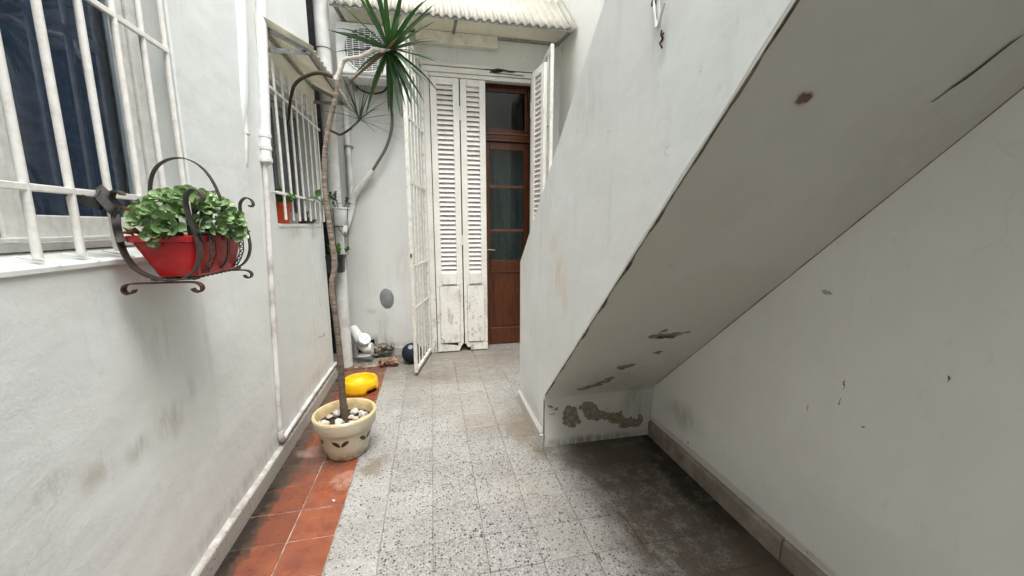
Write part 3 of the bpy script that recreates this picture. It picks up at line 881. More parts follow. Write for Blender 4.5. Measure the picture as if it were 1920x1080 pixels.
w2 = thing('window', 'small dark sliding window under the sloping fibreglass awning', 'window', (-1.08, 3.18, 1.44))
fr = MB()
XG = -1.06
fr.box(XG-.05, XG, W2[0], W2[1], 1.448, 1.478); fr.box(XG-.05, XG, W2[0], W2[1], 2.295, W2[3])
fr.box(XG-.05, XG, W2[0], W2[0]+.03, 1.479, 2.294); fr.box(XG-.05, XG, W2[1]-.03, W2[1], 1.479, 2.294)
M_alu = simple('grey aluminium', (0.34,0.345,0.345), .45, .4, metal=.2, var=.15)
fr.build('frame', M_alu, w2, bevel=.002)
for a, b, dx in ((2.732, 3.20, -.012), (3.16, 3.628, -.034)):
    s = MB()
    s.box(XG+dx-.018, XG+dx, a, a+.05, 1.48, 2.292); s.box(XG+dx-.018, XG+dx, b-.045, b, 1.48, 2.292)
    s.box(XG+dx-.018, XG+dx, a+.051, b-.046, 1.48, 1.525); s.box(XG+dx-.018, XG+dx, a+.051, b-.046, 2.25, 2.292)
    q = s.build('sash', M_alu, w2, bevel=.002)
    MB().box(XG+dx-.011, XG+dx-.007, a+.051, b-.046, 1.5255, 2.2495).build('pane', M_glassw, q)
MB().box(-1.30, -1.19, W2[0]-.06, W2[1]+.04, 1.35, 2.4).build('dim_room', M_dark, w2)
bl = MB()
for k in range(9):
    y = 3.19 + k*.052
    bl.obox((-1.135, y, 1.88), (.004,.0235,0), (0,0,.40), (.001,0,0))
bl.build('vertical_blind', simple('grey fabric blind', (.30,.29,.26), .8, .2), w2)

# ================================================================== PIPES ON THE LEFT WALL
pa = thing('drain_pipe', 'thick white painted pipe half sunk in plaster beside the planter window', 'pipe', (-.945, 2.42, 1.7))
MB().tube([(-1.000,2.352,1.80),(-.985,2.372,1.95),(-.968,2.40,2.12),(-.962,2.44,2.4),(-.962,2.50,2.9),(-.962,2.60,4.3)], [.040,.044,.046,.047,.047,.047], 20).build('pipe', M_left, pa, smooth=True)
MB().tube([(-.944,2.376,1.905),(-.944,2.378,1.918)], .017, 14).build('clamp', M_conduit, pa, smooth=True)
MB().tube([(-.968,2.335,1.69),(-.950,2.345,1.76),(-.946,2.375,1.915),(-.946,2.43,2.3),(-.946,2.51,2.9)], [.013,.013,.013,.013,.013], 12).build('pipe', M_conduit, pa, smooth=True)
pb = thing('drain_pipe', 'slender white conduit running down the wall and along the skirting', 'pipe', (-.93, 2.5, .15))
def pl(z): return 2.375 + (z-.17)*.106 + max(0, z-1.8)*.06
MB().tube([(-.926,pl(z),z) for z in (1.78,2.2,2.6,3.2,4.3)], .030, 16).build('pipe', M_pipep, pb, smooth=True)
for z, r in ((1.94,.0335),(1.87,.034),(1.80,.036)):
    MB().tube([(-.926,pl(z)-.0005,z-.012),(-.926,pl(z)+.0005,z+.012)], r, 16).build('coupling', M_pipep, pb, smooth=True, bevel=.002)
MB().tube([(-.932,pl(z)+.004*math.sin(z*5),z) for z in (.185,.4,.7,1.0,1.3,1.6,1.79)], .0150, 14).build('pipe', M_conduit, pb, smooth=True)
MB().tube([(-.950,pl(z)-.04,z) for z in (1.05,1.4,1.8)], .006, 8).build('cable_ridge', M_pipep, pb, smooth=True)
MB().tube(smooth_path([(-.932,pl(.2),.20),(-.930,pl(.17),.165),(-.928,pl(.15)+.02,.142),(-.928,pl(.15)+.06,.138)],4),   .0190, 14).build('elbow', M_conduit, pb, smooth=True)
MB().tube([(-.929,pl(.15)+.05,.138),(-.931,3.0,.141),(-.930,3.738,.139)], .0145, 14).build('pipe', M_conduit, pb, smooth=True)

# ================================================================== AWNINGS
aw = thing('awning', 'small sloping fibreglass awning on zinc brackets over the left window', 'awning', (-.82, 3.2, 2.5))
ya, yb_ = 2.70, 3.72
xo, zo, zw = -.690, 2.462, 2.600
for q in (ya+.01, yb_-.02):
    MB().beam((XL+.002,q,zw-.012),(xo,q,zo+.004),.026,.004,(0,0,1)).build('rafter', M_zinc, aw)
    MB().beam((XL+.002,q,zo-.004),(xo,q,zo-.002),.026,.004,(0,0,1)).build('bracket', M_zinc, aw)
MB().beam((xo+.002,ya,zo),(xo+.002,yb_,zo),.028,.022,(1,0,-.5)).build('edge_rail', M_zinc, aw)
MB().beam((XL+.01,ya,zw-.03),(XL+.01,yb_,zw-.03),.03,.018,(0,0,1)).build('wall_rail', M_zinc, aw)
def sheet(a, b, y0, y1, amp, wl, over):
    a, b = Vector(a), Vector(b)
    d = (b-a).normalized()
    nrm = Vector((-d.z,0,d.x)) if d.x > 0 else Vector((d.z,0,-d.x))
    n = int((y1-y0)/wl*8)
    vs, fs = [], []
    for i in range(n+1):
        y = y0+(y1-y0)*i/n
        off = nrm*(amp*math.cos(2*math.pi*(y-y0)/wl))
        for t in (0,.5,1):
            p = a+(b-a)*t
            if t == 1: p = p + d*(over+.003*noise.noise((y*8,0,0)))
            vs.append((p.x+off.x, y, p.z+off.z))
    for i in range(n):
        for k in range(2):
            fs.append((i*3+k, (i+1)*3+k, (i+1)*3+k+1, i*3+k+1))
    return MB().add(vs, fs)
s = sheet((XL+.003,0,zw+.028),(xo,0,zo+.030),ya-.04,yb_+.30,.008,.075,.04).build('sheet', M_sheet, aw, smooth=True)
m_ = s.modifiers.new('thick','SOLIDIFY'); m_.thickness = .0025

ab = thing('awning', 'cream corrugated fibreglass awning over the wooden door', 'awning', (.3, 4.0, 3.3))
YA, ZA, ZW = 3.78, 3.285, 3.80
vs, fs = [], []
x0a, x1a, wl = -.80, 1.425, .0765
n = int((x1a-x0a)/wl*10)
for i in range(n+1):
    x = x0a+(x1a-x0a)*i/n
    ph = math.cos(2*math.pi*(x-x0a)/wl)
    for t in (0,.33,.66,1):
        y = YB+.0+(YA-YB)*t; z = ZW+(ZA-ZW)*t
        sag = -.006*math.sin(math.pi*(x-x0a)/(x1a-x0a))
        vs.append((x, y-.015*ph*.69, z+.015*ph*.72+sag))
for i in range(n):
    for k in range(3):
        fs.append((i*4+k, (i+1)*4+k, (i+1)*4+k+1, i*4+k+1))
s = MB().add(vs, fs).build('sheet', M_sheet, ab, smooth=True)
m_ = s.modifiers.new('thick','SOLIDIFY'); m_.thickness = .003
for x in (-.74, .285, 1.385):
    MB().beam((x,YA+.03,ZA-.008),(x,YB,ZA+.07),.026,.026,(0,0,1)).build('bracket', M_zinc, ab)
    MB().beam((x,YA+.03,ZA+.006),(x,YB,ZW-.035),.026,.004,(0,0,1)).build('rafter', M_zinc, ab)
MB().beam((-.78,YA+.022,ZA-.010),(1.40,YA+.022,ZA-.010),.026,.006,(0,0,1)).build('edge_rail', M_zinc, ab)
MB().beam((-.78,YB-.012,ZA+.075),(1.42,YB-.012,ZA+.078),.024,.022,(0,0,1)).build('wall_rail', M_zinc, ab)
MB().box(-.80,1.438,YB-.006,YB+.002,ZA+.10,ZW+.02).build('awning_tint_backing', M_awntint, ab)  # wall under the door awning, its cream light put in as colour

# ================================================================== DOOR, SHUTTERS, GATE
dr = thing('wooden_door', 'dark red-brown glazed wooden door with three panes and a transom', 'door', (.575, 4.45, 0))
YD = 4.445
fm = MB()
fm.box(.0,.045,YD-.03,YD+.05,.0,2.998); fm.box(1.125,1.15,YD-.03,YD+.05,.0,2.998)
fm.box(.046,1.124,YD-.03,YD+.05,2.955,2.998); fm.box(.046,1.124,YD-.045,YD+.05,2.385,2.43)
fm.build('door_frame', M_wood, dr, bevel=.004)
for zz in (2.372, 2.44): MB().box(.046,1.124,YD-.052,YD-.02,zz-.008,zz+.008).build('moulding', M_wood2, dr, bevel=.003)
def leaf(a, b, name):
    st = MB()
    st.box(a, a+.070, YD-.02, YD+.02, .012, 2.355); st.box(b-.058, b, YD-.02, YD+.02, .012, 2.355)
    st.box(a+.071, b-.059, YD-.02, YD+.02, 2.275, 2.355); st.box(a+.071, b-.059, YD-.02, YD+.02, .90, 1.03); st.box(a+.071, b-.059, YD-.02, YD+.02, .012, .20)
    lf = st.build(name, M_wood, dr, bevel=.004)
    for z in (1.87, 1.375):
        MB().box(a+.0715, b-.0595, YD-.021, YD+.015, z-.013, z+.013).build('glazing_bar', M_wood2, lf, bevel=.003)
    for z0, z1 in ((1.031,1.361),(1.389,1.856),(1.884,2.274)):
        MB().box(a+.0715, b-.0595, YD-.003, YD+.001, z0, z1).build('pane', M_glassd, lf)
    MB().box(a+.0715, b-.0595, YD-.004, YD+.012, .201, .899).build('panel', M_wood, lf)
    MB().box(a+.105, b-.093, YD-.014, YD-.0045, .235, .865).build('raised_field', M_wood, lf, bevel=.006)
    for z0, z1 in ((.201,.216),(.884,.899)):
        MB().box(a+.0715, b-.0595, YD-.016, YD-.0045, z0, z1).build('bead', M_wood2, lf, bevel=.003)
    return lf
leaf(.048, .596, 'door_leaf')
dl = leaf(.604, 1.122, 'door_leaf')
tf = MB()
for a, b in ((.048,.596),(.600,1.122)):
    tf.box(a,a+.04,YD-.022,YD+.02,2.432,2.953); tf.box(b-.045,b,YD-.022,YD+.02,2.432,2.953)
    tf.box(a+.041,b-.046,YD-.022,YD+.02,2.432,2.50); tf.box(a+.041,b-.046,YD-.022,YD+.02,2.885,2.953)
tfo = tf.build('transom_frame', M_wood, dr, bevel=.004)
for a, b in ((.048,.596),(.600,1.122)):
    MB().box(a+.041,b-.046,YD-.004,YD,2.501,2.884).build('pane', M_glassd, tfo)
MB().tube(smooth_path([(.633,YD-.022,1.155),(.633,YD-.055,1.157),(.66,YD-.062,1.157),(.72,YD-.060,1.150)],4), .007, 8).build('handle', simple('brass', (.45,.36,.22), .35, .5, metal=.8), dl, smooth=True)
MB().box(.622,.646,YD-.024,YD-.0205,1.06,1.19).build('lock_plate', M_iron, dl)
cv = MB(); vs, fs = [], []
for i in range(90):
    x = .06+1.05*i/89
    for z in (.9,1.6,2.3):
        vs.append((x, YD+.13+.016*math.sin(x*55+z*.4)+.012*math.sin(x*23), z))
for i in range(89):
    for k in range(2): fs.append((i*3+k,(i+1)*3+k,(i+1)*3+k+1,i*3+k+1))
cvo = cv.add(vs, fs).build('curtain', M_netc, smooth=True)
tag(cvo, 'dim grey-green curtain behind the glazed wooden door', 'curtain')
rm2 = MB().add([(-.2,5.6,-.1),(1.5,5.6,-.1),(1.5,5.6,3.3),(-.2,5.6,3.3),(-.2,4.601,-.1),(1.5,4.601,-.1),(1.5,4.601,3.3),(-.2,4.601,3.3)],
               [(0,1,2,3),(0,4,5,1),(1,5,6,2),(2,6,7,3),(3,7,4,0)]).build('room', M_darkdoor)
tag(rm2, 'dark room seen behind the wooden door', None, kind='structure')

# outer frame with the rotten head board
of = thing('shutter_frame', 'flaking white wooden frame with rotten head board around the shutters', 'door frame', (.575, 4.28, 0))
MB().box(-.055,.028,YB-.028,YB+.06,.0,2.985).build('jamb', M_shut, of, bevel=.004)
MB().box(1.128,1.19,YB-.028,YB+.06,.0,2.985).build('jamb', M_shut, of, bevel=.004)
MB().box(-.07,.62,YB-.04,YB+.06,2.986,3.035).build('head_board', M_shut, of, bevel=.004)
vs, fs = [], []
n = 26
for i in range(n+1):
    x = .621+(1.205-.621)*i/n
    zt = 3.040 + .006*noise.noise((x*20,0,0)) - (.026*math.exp(-((x-.72)/.06)**2))
    zb = 2.990 + .005*noise.noise((x*25,4,0))
    yo = YB-.038 + .008*noise.noise((x*18,2,3))
    vs += [(x,yo,zb),(x,yo+.004*noise.noise((x*30,1,1)),(zb+zt)/2),(x,yo,zt),(x,YB+.05,zt),(x,YB+.05,zb)]
for i in range(n):
    for k in range(5):
        k2=(k+1)%5; fs.append((i*5+k,i*5+k2,(i+1)*5+k2,(i+1)*5+k))
MB().add(vs, fs).build('rotten_head_board', M_shut, of)
MB().box(-.075,1.20,YB-.022,YB+.02,3.052,3.085).build('cornice_strip', M_shut, of, bevel=.004)
vs = [(.66,3.030),(.70,3.048),(.74,3.058),(.80,3.054),(.86,3.046),(.93,3.036),(.88,3.030),(.80,3.036),(.74,3.026),(.70,3.022)]
MB().prism([(x,YB-.050,z) for x, z in vs], (0,.02,0)).build('rot_hole', M_soil, of)
MB().beam((.65,YB-.048,3.014),(1.02,YB-.046,3.006),.006,.004,(0,0,1)).build('split_board', M_soil, of)
MB().beam((.60,YB-.043,3.044),(1.18,YB-.043,3.047),.005,.004,(0,0,1)).build('split_board', M_soil, of)
MB().box(.03,1.126,YB-.022,YB+.06,2.945,2.984).build('stop_board', M_shut, of, bevel=.003)

slat_cache = {}
def shutter(label, origin, ang, w, group=None, notch=None):
    """One louvred leaf: its plane starts at origin and runs along ang; built in local coordinates."""
    t = thing('louvred_shutter', label, 'shutter', origin, group)
    t.rotation_euler = (0, 0, ang)
    th = .018
    def part(mb, name, mat, bevel=.003):
        import bmesh
        o = mb.build(name, mat, None, bevel=bevel)
        o.parent = t
        return o
    sw = .068
    h = 2.93
    nb = .075
    if notch == 'r':
        pl_ = [(w-sw,0,.10),(w-.005,0,.10),(w-.004,0,h),(w-sw,0,h)]
        part(MB().prism([(w-sw,-th,.07),(w-.035,-th,.062),(w-.018,-th,.085),(w-.003,-th,.095),(w-.003,-th,h),(w-sw,-th,h)], (0,2*th,0)), 'stile', M_shut)
        part(MB().box(.003,sw,-th,th,.012,h), 'stile', M_shut)
        part(MB().prism([(sw+.001,-th,.012),(w-.055,-th,.012),(w-.045,-th,.035),(w-.036,-th,.060),(w-sw-.001,-th,.069),(sw+.001,-th,.10)], (0,2*th,0)), 'bottom_rail', M_shut)
    elif notch == 'l':
        part(MB().prism([(.003,-th,.095),(.020,-th,.078),(.034,-th,.05),(sw,-th,.045),(sw,-th,h),(.003,-th,h)], (0,2*th,0)), 'stile', M_shut)
        part(MB().box(w-sw,w-.003,-th,th,.012,h), 'stile', M_shut)
        part(MB().prism([(sw+.001,-th,.012),(w-sw-.001,-th,.012),(w-sw-.001,-th,.10),(sw+.001,-th,.10)], (0,2*th,0)), 'bottom_rail', M_shut)
    else:
        part(MB().box(.003,sw,-th,th,.012,h), 'stile', M_shut)
        part(MB().box(w-sw,w-.003,-th,th,.012,h), 'stile', M_shut)
        part(MB().box(sw+.001,w-sw-.001,-th,th,.012,.10), 'bottom_rail', M_shut)
    part(MB().box(sw+.001,w-sw-.001,-th,th,2.865,h), 'top_rail', M_shut)
    part(MB().box(sw+.001,w-sw-.001,-th,th,.785,.905), 'lock_rail', M_shut)
    part(MB().box(sw+.001,w-sw-.001,-.006,.006,.101,.784), 'panel', M_shut)
    part(MB().box(.0375,w-.0375,-th-.003,-th-.0005,.112,.768), 'shadow_gap', M_soil, 0)  # dark sheet that paints the shadow outline around the cover board
    part(MB().box(.040,w-.040,-th-.009,-th-.0035,.115,.765), 'cover_board', M_shut, .002)
    key = round(w, 3)
    n = 40
    p = (2.865-.905)/n
    if key not in slat_cache:
        a = R(60)
        sm = MB().obox((0,0,0), ((w-2*sw)/2-.001,0,0), (0,math.cos(a)*.0265,math.sin(a)*.0265), (0,-math.sin(a)*.0038,math.cos(a)*.0038))
        slat_cache[key] = sm.mesh('slat', M_slat)
    for i in range(n):
        o = bpy.data.objects.new('slat', slat_cache[key])
        C.objects.link(o)
        o.parent = t
        o.location = (w/2, .002, .905+p*(i+.5))
        o.rotation_euler = (random.uniform(-.05,.05), random.uniform(-.006,.006), 0)
    part(MB().tube([(w if notch!='l' else 0,-th-.004,2.52),(w if notch!='l' else 0,-th-.004,2.66)], .006, 8), 'hinge', M_shut, 0)
    part(MB().tube([(w if notch!='l' else 0,-th-.004,1.22),(w if notch!='l' else 0,-th-.004,1.33)], .006, 8), 'hinge', M_shut, 0)
    return t
YSH = YB-.032
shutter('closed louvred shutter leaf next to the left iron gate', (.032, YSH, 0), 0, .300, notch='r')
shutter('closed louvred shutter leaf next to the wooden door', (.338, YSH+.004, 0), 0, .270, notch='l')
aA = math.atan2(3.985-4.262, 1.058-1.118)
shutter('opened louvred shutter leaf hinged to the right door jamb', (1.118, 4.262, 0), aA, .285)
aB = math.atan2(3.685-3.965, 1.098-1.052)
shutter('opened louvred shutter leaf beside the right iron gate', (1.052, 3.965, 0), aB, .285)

def gate(label, hinge, free, ztop, flip):
    t = thing('iron_gate', label, 'gate', (hinge[0], hinge[1], 0))
    H, F = Vector((*hinge, 0)), Vector((*free, 0))
    d = (F-H).normalized()
    L = (F-H).length
    nrm = Vector((0,0,1)).cross(d)
    P = lambda u, z: H + d*u + Vector((0,0,z))
    for u in (.016, L-.016):
        MB().beam(P(u,.035), P(u,ztop), .032, .032, nrm).build('stile', M_gate, t, bevel=.003)
    for z in (.052, ztop-.016):
        MB().beam(P(.033,z), P(L-.033,z), .032, .028, (0,0,1)).build('rail', M_gate, t, bevel=.003)
    for z in (.65, 1.055, 1.81, 2.38):
        MB().beam(P(.033,z), P(L-.033,z), .020, .012, (0,0,1)).build('rail', M_gate, t, bevel=.002)
    for k in range(4):
        u = .033+(L-.066)*(k+1)/5
        MB().tube([P(u,.069)+nrm*.0, P(u+random.uniform(-.003,.003),1.5), P(u,ztop-.033)], .0075, 8).build('bar', M_gate, t, smooth=True)
    MB().obox(P(L-.016,1.10)+nrm*.019*flip, d*.019, nrm*.003, Vector((0,0,.13))).build('lock_box', M_gate, t, bevel=.002)
    MB().obox(P(L-.002,1.16)+d*.006, d*.005, nrm*.006, Vector((0,0,.016))).build('latch', M_rusty, t)
    for z in (.4, 1.6, 2.7):
        MB().tube([P(-.005,z-.04), P(-.005,z+.04)], .010, 8).build('hinge', M_gate, t, smooth=True)
    return t
gate('open white iron gate leaf in front of the blue ball', (-.045, 4.262), (-.185, 3.60), 3.05, -1)
gate('open white iron gate leaf partly hidden by the stair parapet', (1.175, 4.262), (1.128, 3.59), 3.05, 1)

bx_ = MB().box(-.09,.735,YB-.085,YB-.001,3.235,3.345).build('blind_box', M_cream, bevel=.004)
tag(bx_, 'long flat cream box fixed to the wall above the shutters', 'box')

# ================================================================== DOWNPIPE, AIR CONDITIONER, BACK WALL FITTINGS
dp = thing('downpipe', 'tall thick white downpipe standing on the floor behind the tree', 'pipe', (-.885, 3.96, 0))
MB().tube([(-.885,3.96,.0),(-.886,3.96,1.5),(-.884,3.962,3.0),(-.884,3.962,4.6)], .062, 24).build('pipe', M_pvc, dp, smooth=True)
for z in (.004,): MB().lathe([(.066,0),(.074,.0),(.070,.018),(.063,.022)], (-.885,3.96,z), 24).build('collar', M_brick, dp, smooth=True)
for z in (2.98, 1.42): MB().lathe([(.0625,-.003),(.0645,-.003),(.0645,.003),(.0625,.003)], (-.884,3.962,z), 24).build('wire_tie', M_rusty, dp)
fp = thing('drain_pipe', 'thin white forked drain pipe on the end wall taking the grey hose', 'pipe', (-.79, 4.26, 1.6))
MB().tube([(-.79,4.262,1.66),(-.79,4.262,2.2),(-.79,4.262,2.85)], .028, 14).build('pipe', M_pvc, fp, smooth=True)
MB().tube(smooth_path([(-.87,4.15,1.36),(-.835,4.22,1.46),(-.80,4.255,1.58),(-.775,4.255,1.70),(-.735,4.252,1.77)],4), .033, 16).build('elbow', M_pvc, fp, smooth=True)
MB().tube([(-.735,4.252,1.77),(-.56,4.235,1.985)], .030, 16).build('branch', M_pvc, fp, smooth=True)
for p, q in (((-.742,4.252,1.762),(-.725,4.251,1.782)), ((-.790,4.255,1.655),(-.782,4.255,1.675))):
    MB().tube([p, q], .0365, 16).build('socket', M_pvc, fp, smooth=True, bevel=.002)
MB().tube([(-.79,4.262,2.205),(-.79,4.262,2.225)], .034, 14).build('clamp', M_zinc, fp, smooth=True)
MB().box(-.835,-.745,4.285,4.302,2.207,2.223).build('clamp_foot', M_zinc, fp)
hs = MB().tube(smooth_path([(-.356,4.20,2.80),(-.355,4.20,2.66),(-.345,4.205,2.50),(-.365,4.21,2.35),(-.43,4.22,2.19),(-.52,4.228,2.05),(-.575,4.236,1.965)],5), .0145, 12).build('drain_hose', M_hose, smooth=True)
tag(hs, 'grey-brown hose curving down from the air conditioner into the pipe', 'hose')

ac = thing('air_conditioner', 'white outdoor air conditioner unit high on the end wall behind spiky leaves', 'air conditioner', (-.47, 4.08, 2.8))
AX0, AX1, AY, AZ0, AZ1 = -.785, -.150, 3.955, 2.80, 3.215
MB().box(AX0, AX1, AY+.006, AY+.245, AZ0, AZ1).build('casing', M_acwhite, ac, bevel=.012)
acx, acz, acr = -.53, 3.005, .178
MB().box(AX0-.003, AX1+.003, AY, AY+.25, AZ1-.012, AZ1+.006).build('lid', M_acwhite, ac, bevel=.004)
MB().box(AX0+.01, AX1-.01, AY+.03, AY+.235, AZ0-.022, AZ0-.001).build('base_tray', M_acwhite, ac, bevel=.003)
fan = MB().lathe([(.0,.0),(acr,.0)], (acx, AY+.0045, acz), 40, (0,-1,0)).build('fan_recess', M_acdark, ac)
MB().lathe([(acr,.0),(acr+.004,.006),(acr+.012,.008),(acr+.016,.0)], (acx, AY+.004, acz), 40, (0,-1,0)).build('fan_rim', M_acwhite, ac, smooth=True)
gr_ = MB()
k = 0
zz = acz-acr+.008
while zz < acz+acr:
    hw = math.sqrt(max(acr**2-(zz-acz)**2, 0))
    gr_.box(acx-hw, acx+hw, AY-.006, AY-.003, zz-.0024, zz+.0024)
    zz += .0165
for xx in (-.155,-.105,-.052,0,.052,.105,.155):
    hh = math.sqrt(acr**2-xx**2)
    gr_.box(acx+xx-.003, acx+xx+.003, AY-.010, AY-.0065, acz-hh, acz+hh)
gr_.build('fan_guard', M_acwhite, ac)
MB().box(AX1-.14, AX1-.03, AY+.001, AY+.005, AZ1-.06, AZ1-.035).build('name_plate', simple('silver plate', (.45,.45,.46), .3, .5, metal=.4), ac)
for x in (AX0+.10, AX1-.10):
    MB().beam((x,AY+.02,AZ0-.034),(x,YB,AZ0-.034),.022,.03,(0,0,1)).build('wall_bracket', M_zinc, ac)
    MB().beam((x,AY+.10,AZ0-.05),(x,YB,AZ0-.26),.020,.008,(0,1,0)).build('wall_bracket', M_zinc, ac)
cb = MB().tube(smooth_path([(-.70,4.24,2.86),(-.68,4.24,2.79),(-.60,4.235,2.735),(-.50,4.23,2.722),(-.41,4.235,2.755),(-.37,4.24,2.83)],5), .0095, 8).build('cable', M_cable, smooth=True)
tag(cb, 'black cable sagging under the air conditioner', 'cable')

pc = thing('drain_trap', 'white plastic drain elbow with ribbed cap low on the end wall', 'pipe fitting', (-.74, 4.15, .1))
MB().tube(smooth_path([(-.86,4.20,.36),(-.81,4.17,.29),(-.765,4.14,.205),(-.71,4.11,.150),(-.665,4.10,.150)],4), .054, 18).build('elbow', M_pvc, pc, smooth=True)
MB().tube([(-.675,4.101,.150),(-.645,4.098,.152)], .061, 18).build('socket', M_pvc, pc, smooth=True, bevel=.003)
cax = Vector((.50,-.62,.62)).normalized()
cc0 = Vector((-.765,4.14,.205))
MB().tube([cc0, cc0+cax*.085], .053, 18).build('branch', M_pvc, pc, smooth=True)
MB().lathe([(.064,0),(.067,.004),(.067,.012),(.063,.014),(.063,.018),(.067,.020),(.067,.034),(.062,.040),(.0,.042)], cc0+cax*.066, 24, cax).build('cap', M_whitepl, pc, smooth=True)
q = Vector((0,0,1)).rotation_difference(cax)
for k in range(4):
    a = math.pi*k/4
    u = q @ Vector((math.cos(a), math.sin(a), 0)); v = q @ Vector((-math.sin(a), math.cos(a), 0))
    MB().obox(cc0+cax*.1095, u*.056, v*.003, cax*.0035).build('rib', M_whitepl, pc)

ov = MB().lathe([(0,.006),(.9,.006),(.97,.004),(1.0,0)], (0,0,0), 36, (0,-1,0)).build('oval_cover', simple('dull zinc plate', (.27,.285,.29), .5, .4, metal=.3, var=.2), smooth=True)
ov.scale = (.074, 1, .114); ov.location = (-.498, YB-.0005, .645); ov.rotation_euler = (0, R(-4), 0)
tag(ov, 'grey oval metal cover plate on the end wall', 'cover plate')

# ================================================================== LUMPS, BALL, BOWL
def lump(c, r, seed, n=2, sq=(1,1,1), amp=.35, fr=1.6):
    import bmesh
    bm = bmesh.new()
    bmesh.ops.create_icosphere(bm, subdivisions=n, radius=1)
    for v in bm.verts:
        k = 1+amp*noise.noise(v.co*fr+Vector((seed*7.3, seed*1.7, seed)))
        v.co = Vector((v.co.x*sq[0]*k, v.co.y*sq[1]*k, v.co.z*sq[2]*k))*r + Vector(c)
    mb = MB()
    bm.verts.ensure_lookup_table()
    mb.add([v.co.copy() for v in bm.verts], [[v.index for v in f.verts] for f in bm.faces])
    bm.free()
    return mb
o = lump((-.435,3.93,.044), .052, 4, 3, (1.0,.8,.85), .8).build('brick_fragment', M_brick, smooth=True)
tag(o, 'small brown broken brick lump on the floor near the blue ball', 'brick')
o = lump((-.525,3.955,.036), .046, 9, 3, (1.1,.9,.8), .8).build('brick_fragment', M_brick, smooth=True)
tag(o, 'smaller brown brick lump left of the other lump behind the yellow bowl', 'brick')
rb = thing('rubble_heap', 'crumbled grey mortar heaped in the broken corner under the drain elbow', 'rubble', (-.60, 4.24, 0))
for i in range(9):
    lump((-.61+random.uniform(-.05,.12)+.0, 4.265+random.uniform(-.03,.03), random.uniform(.02,.13)), random.uniform(.022,.05), i+20, 2, (1.2,1,.9), .8).build('rubble_piece', M_rubble, rb)
cf = lump((-.70,4.02,.010), .010, 3, 1).build('pebble', M_stone); tag(cf, 'tiny white pebble on the floor by the drain elbow', 'pebble')

bl_ = thing('ball', 'dark blue rubber ball resting behind the left iron gate', 'ball', (-.238, 4.0, 0))
MB().lathe([(.0,0)]+[(.106*math.sin(math.pi*i/24), .106-.106*math.cos(math.pi*i/24)) for i in range(1,24)]+[(.0,.212)], (-.238,4.0,0), 36).build('rubber_shell', M_ball, bl_, smooth=True)
MB().tube([Vector((-.238,4.0,.106))+Matrix.Rotation(R(35),3,'X')@Matrix.Rotation(R(25),3,'Y')@Vector((.1062*math.cos(a),.1062*math.sin(a),0)) for a in [2*math.pi*i/40 for i in range(41)]], .0018, 6).build('seam', M_cable, bl_, smooth=True)
MB().lathe([(0,.0025),(.020,.002),(.026,0)], Vector((-.238,4.0,.106))+Vector((-.1,-.6,.79)).normalized()*.105, 16, (-.1,-.6,.79)).build('printed_patch', simple('grey print', (.28,.30,.32), .6), bl_, smooth=True)

bo = thing('dog_bowl', 'bright yellow plastic dog bowl on the red tiles', 'bowl', (-.655, 3.395, 0))
BC = (-.655, 3.395, .0015)
def notch(i, k): return i == 0 and (k in (53,54,55,56,57,58,59) or k in (23,24,25,26,27))
pr = [(.156,.0),(.153,.030),(.150,.060),(.144,.092),(.139,.100),(.131,.102),(.124,.098),(.116,.070),(.100,.042),(.070,.030),(.0,.028)]
b_ = MB().lathe(pr, BC, 64, skip=notch).build('shell', M_yellow, bo, smooth=True)
m_ = b_.modifiers.new('thick','SOLIDIFY'); m_.thickness = .003; m_.offset = -1

# ================================================================== POTTED TREE
PC = Vector((-.570, 2.42, .0012))
pot = thing('plant_pot', 'cream glazed pot with dark painted leaf pairs on the red tiles', 'plant pot', tuple(PC))
MB().lathe([(.0,.0),(.112,.0),(.122,.004),(.128,.020),(.142,.09),(.156,.150),(.164,.186),(.169,.190),(.170,.186)], PC, 56).build('body', M_pot, pot, smooth=True)
MB().lathe([(.163,.185),(.176,.190),(.181,.200),(.186,.245),(.188,.262),(.184,.268),(.178,.270)], PC, 56).build('rim_band', M_pot, pot, smooth=True)
MB().lathe([(.186,.262),(.187,.269),(.181,.2745),(.172,.273),(.168,.266),(.165,.24),(.158,.19),(.155,.17)], PC, 56).build('rim_lip', M_potrim, pot, smooth=True)
so_ = MB()
vs, fs = [], []
for i in range(9):
    r = .164*i/8
    for k in range(40):
        a = 2*math.pi*k/40
        p = Vector((r*math.cos(a), r*math.sin(a), 0))
        z = .205+.016*noise.noise(p*14)+.007*noise.noise(p*40)+.018*(1-i/8)
        vs.append(PC+Vector((p.x,p.y,z)))
for i in range(8):
    for k in range(40):
        k2=(k+1)%40; fs.append((i*40+k,i*40+k2,(i+1)*40+k2,(i+1)*40+k))
MB().add(vs, fs).build('soil', M_soil, pot, smooth=True)
def cone_pt(a, z, off=.0012):
    r = .128+(z-.02)*(.164-.128)/(.186-.02)+off
    return PC+Vector((r*math.cos(a), r*math.sin(a), z))
a_cam = math.atan2(-2.42, .57)
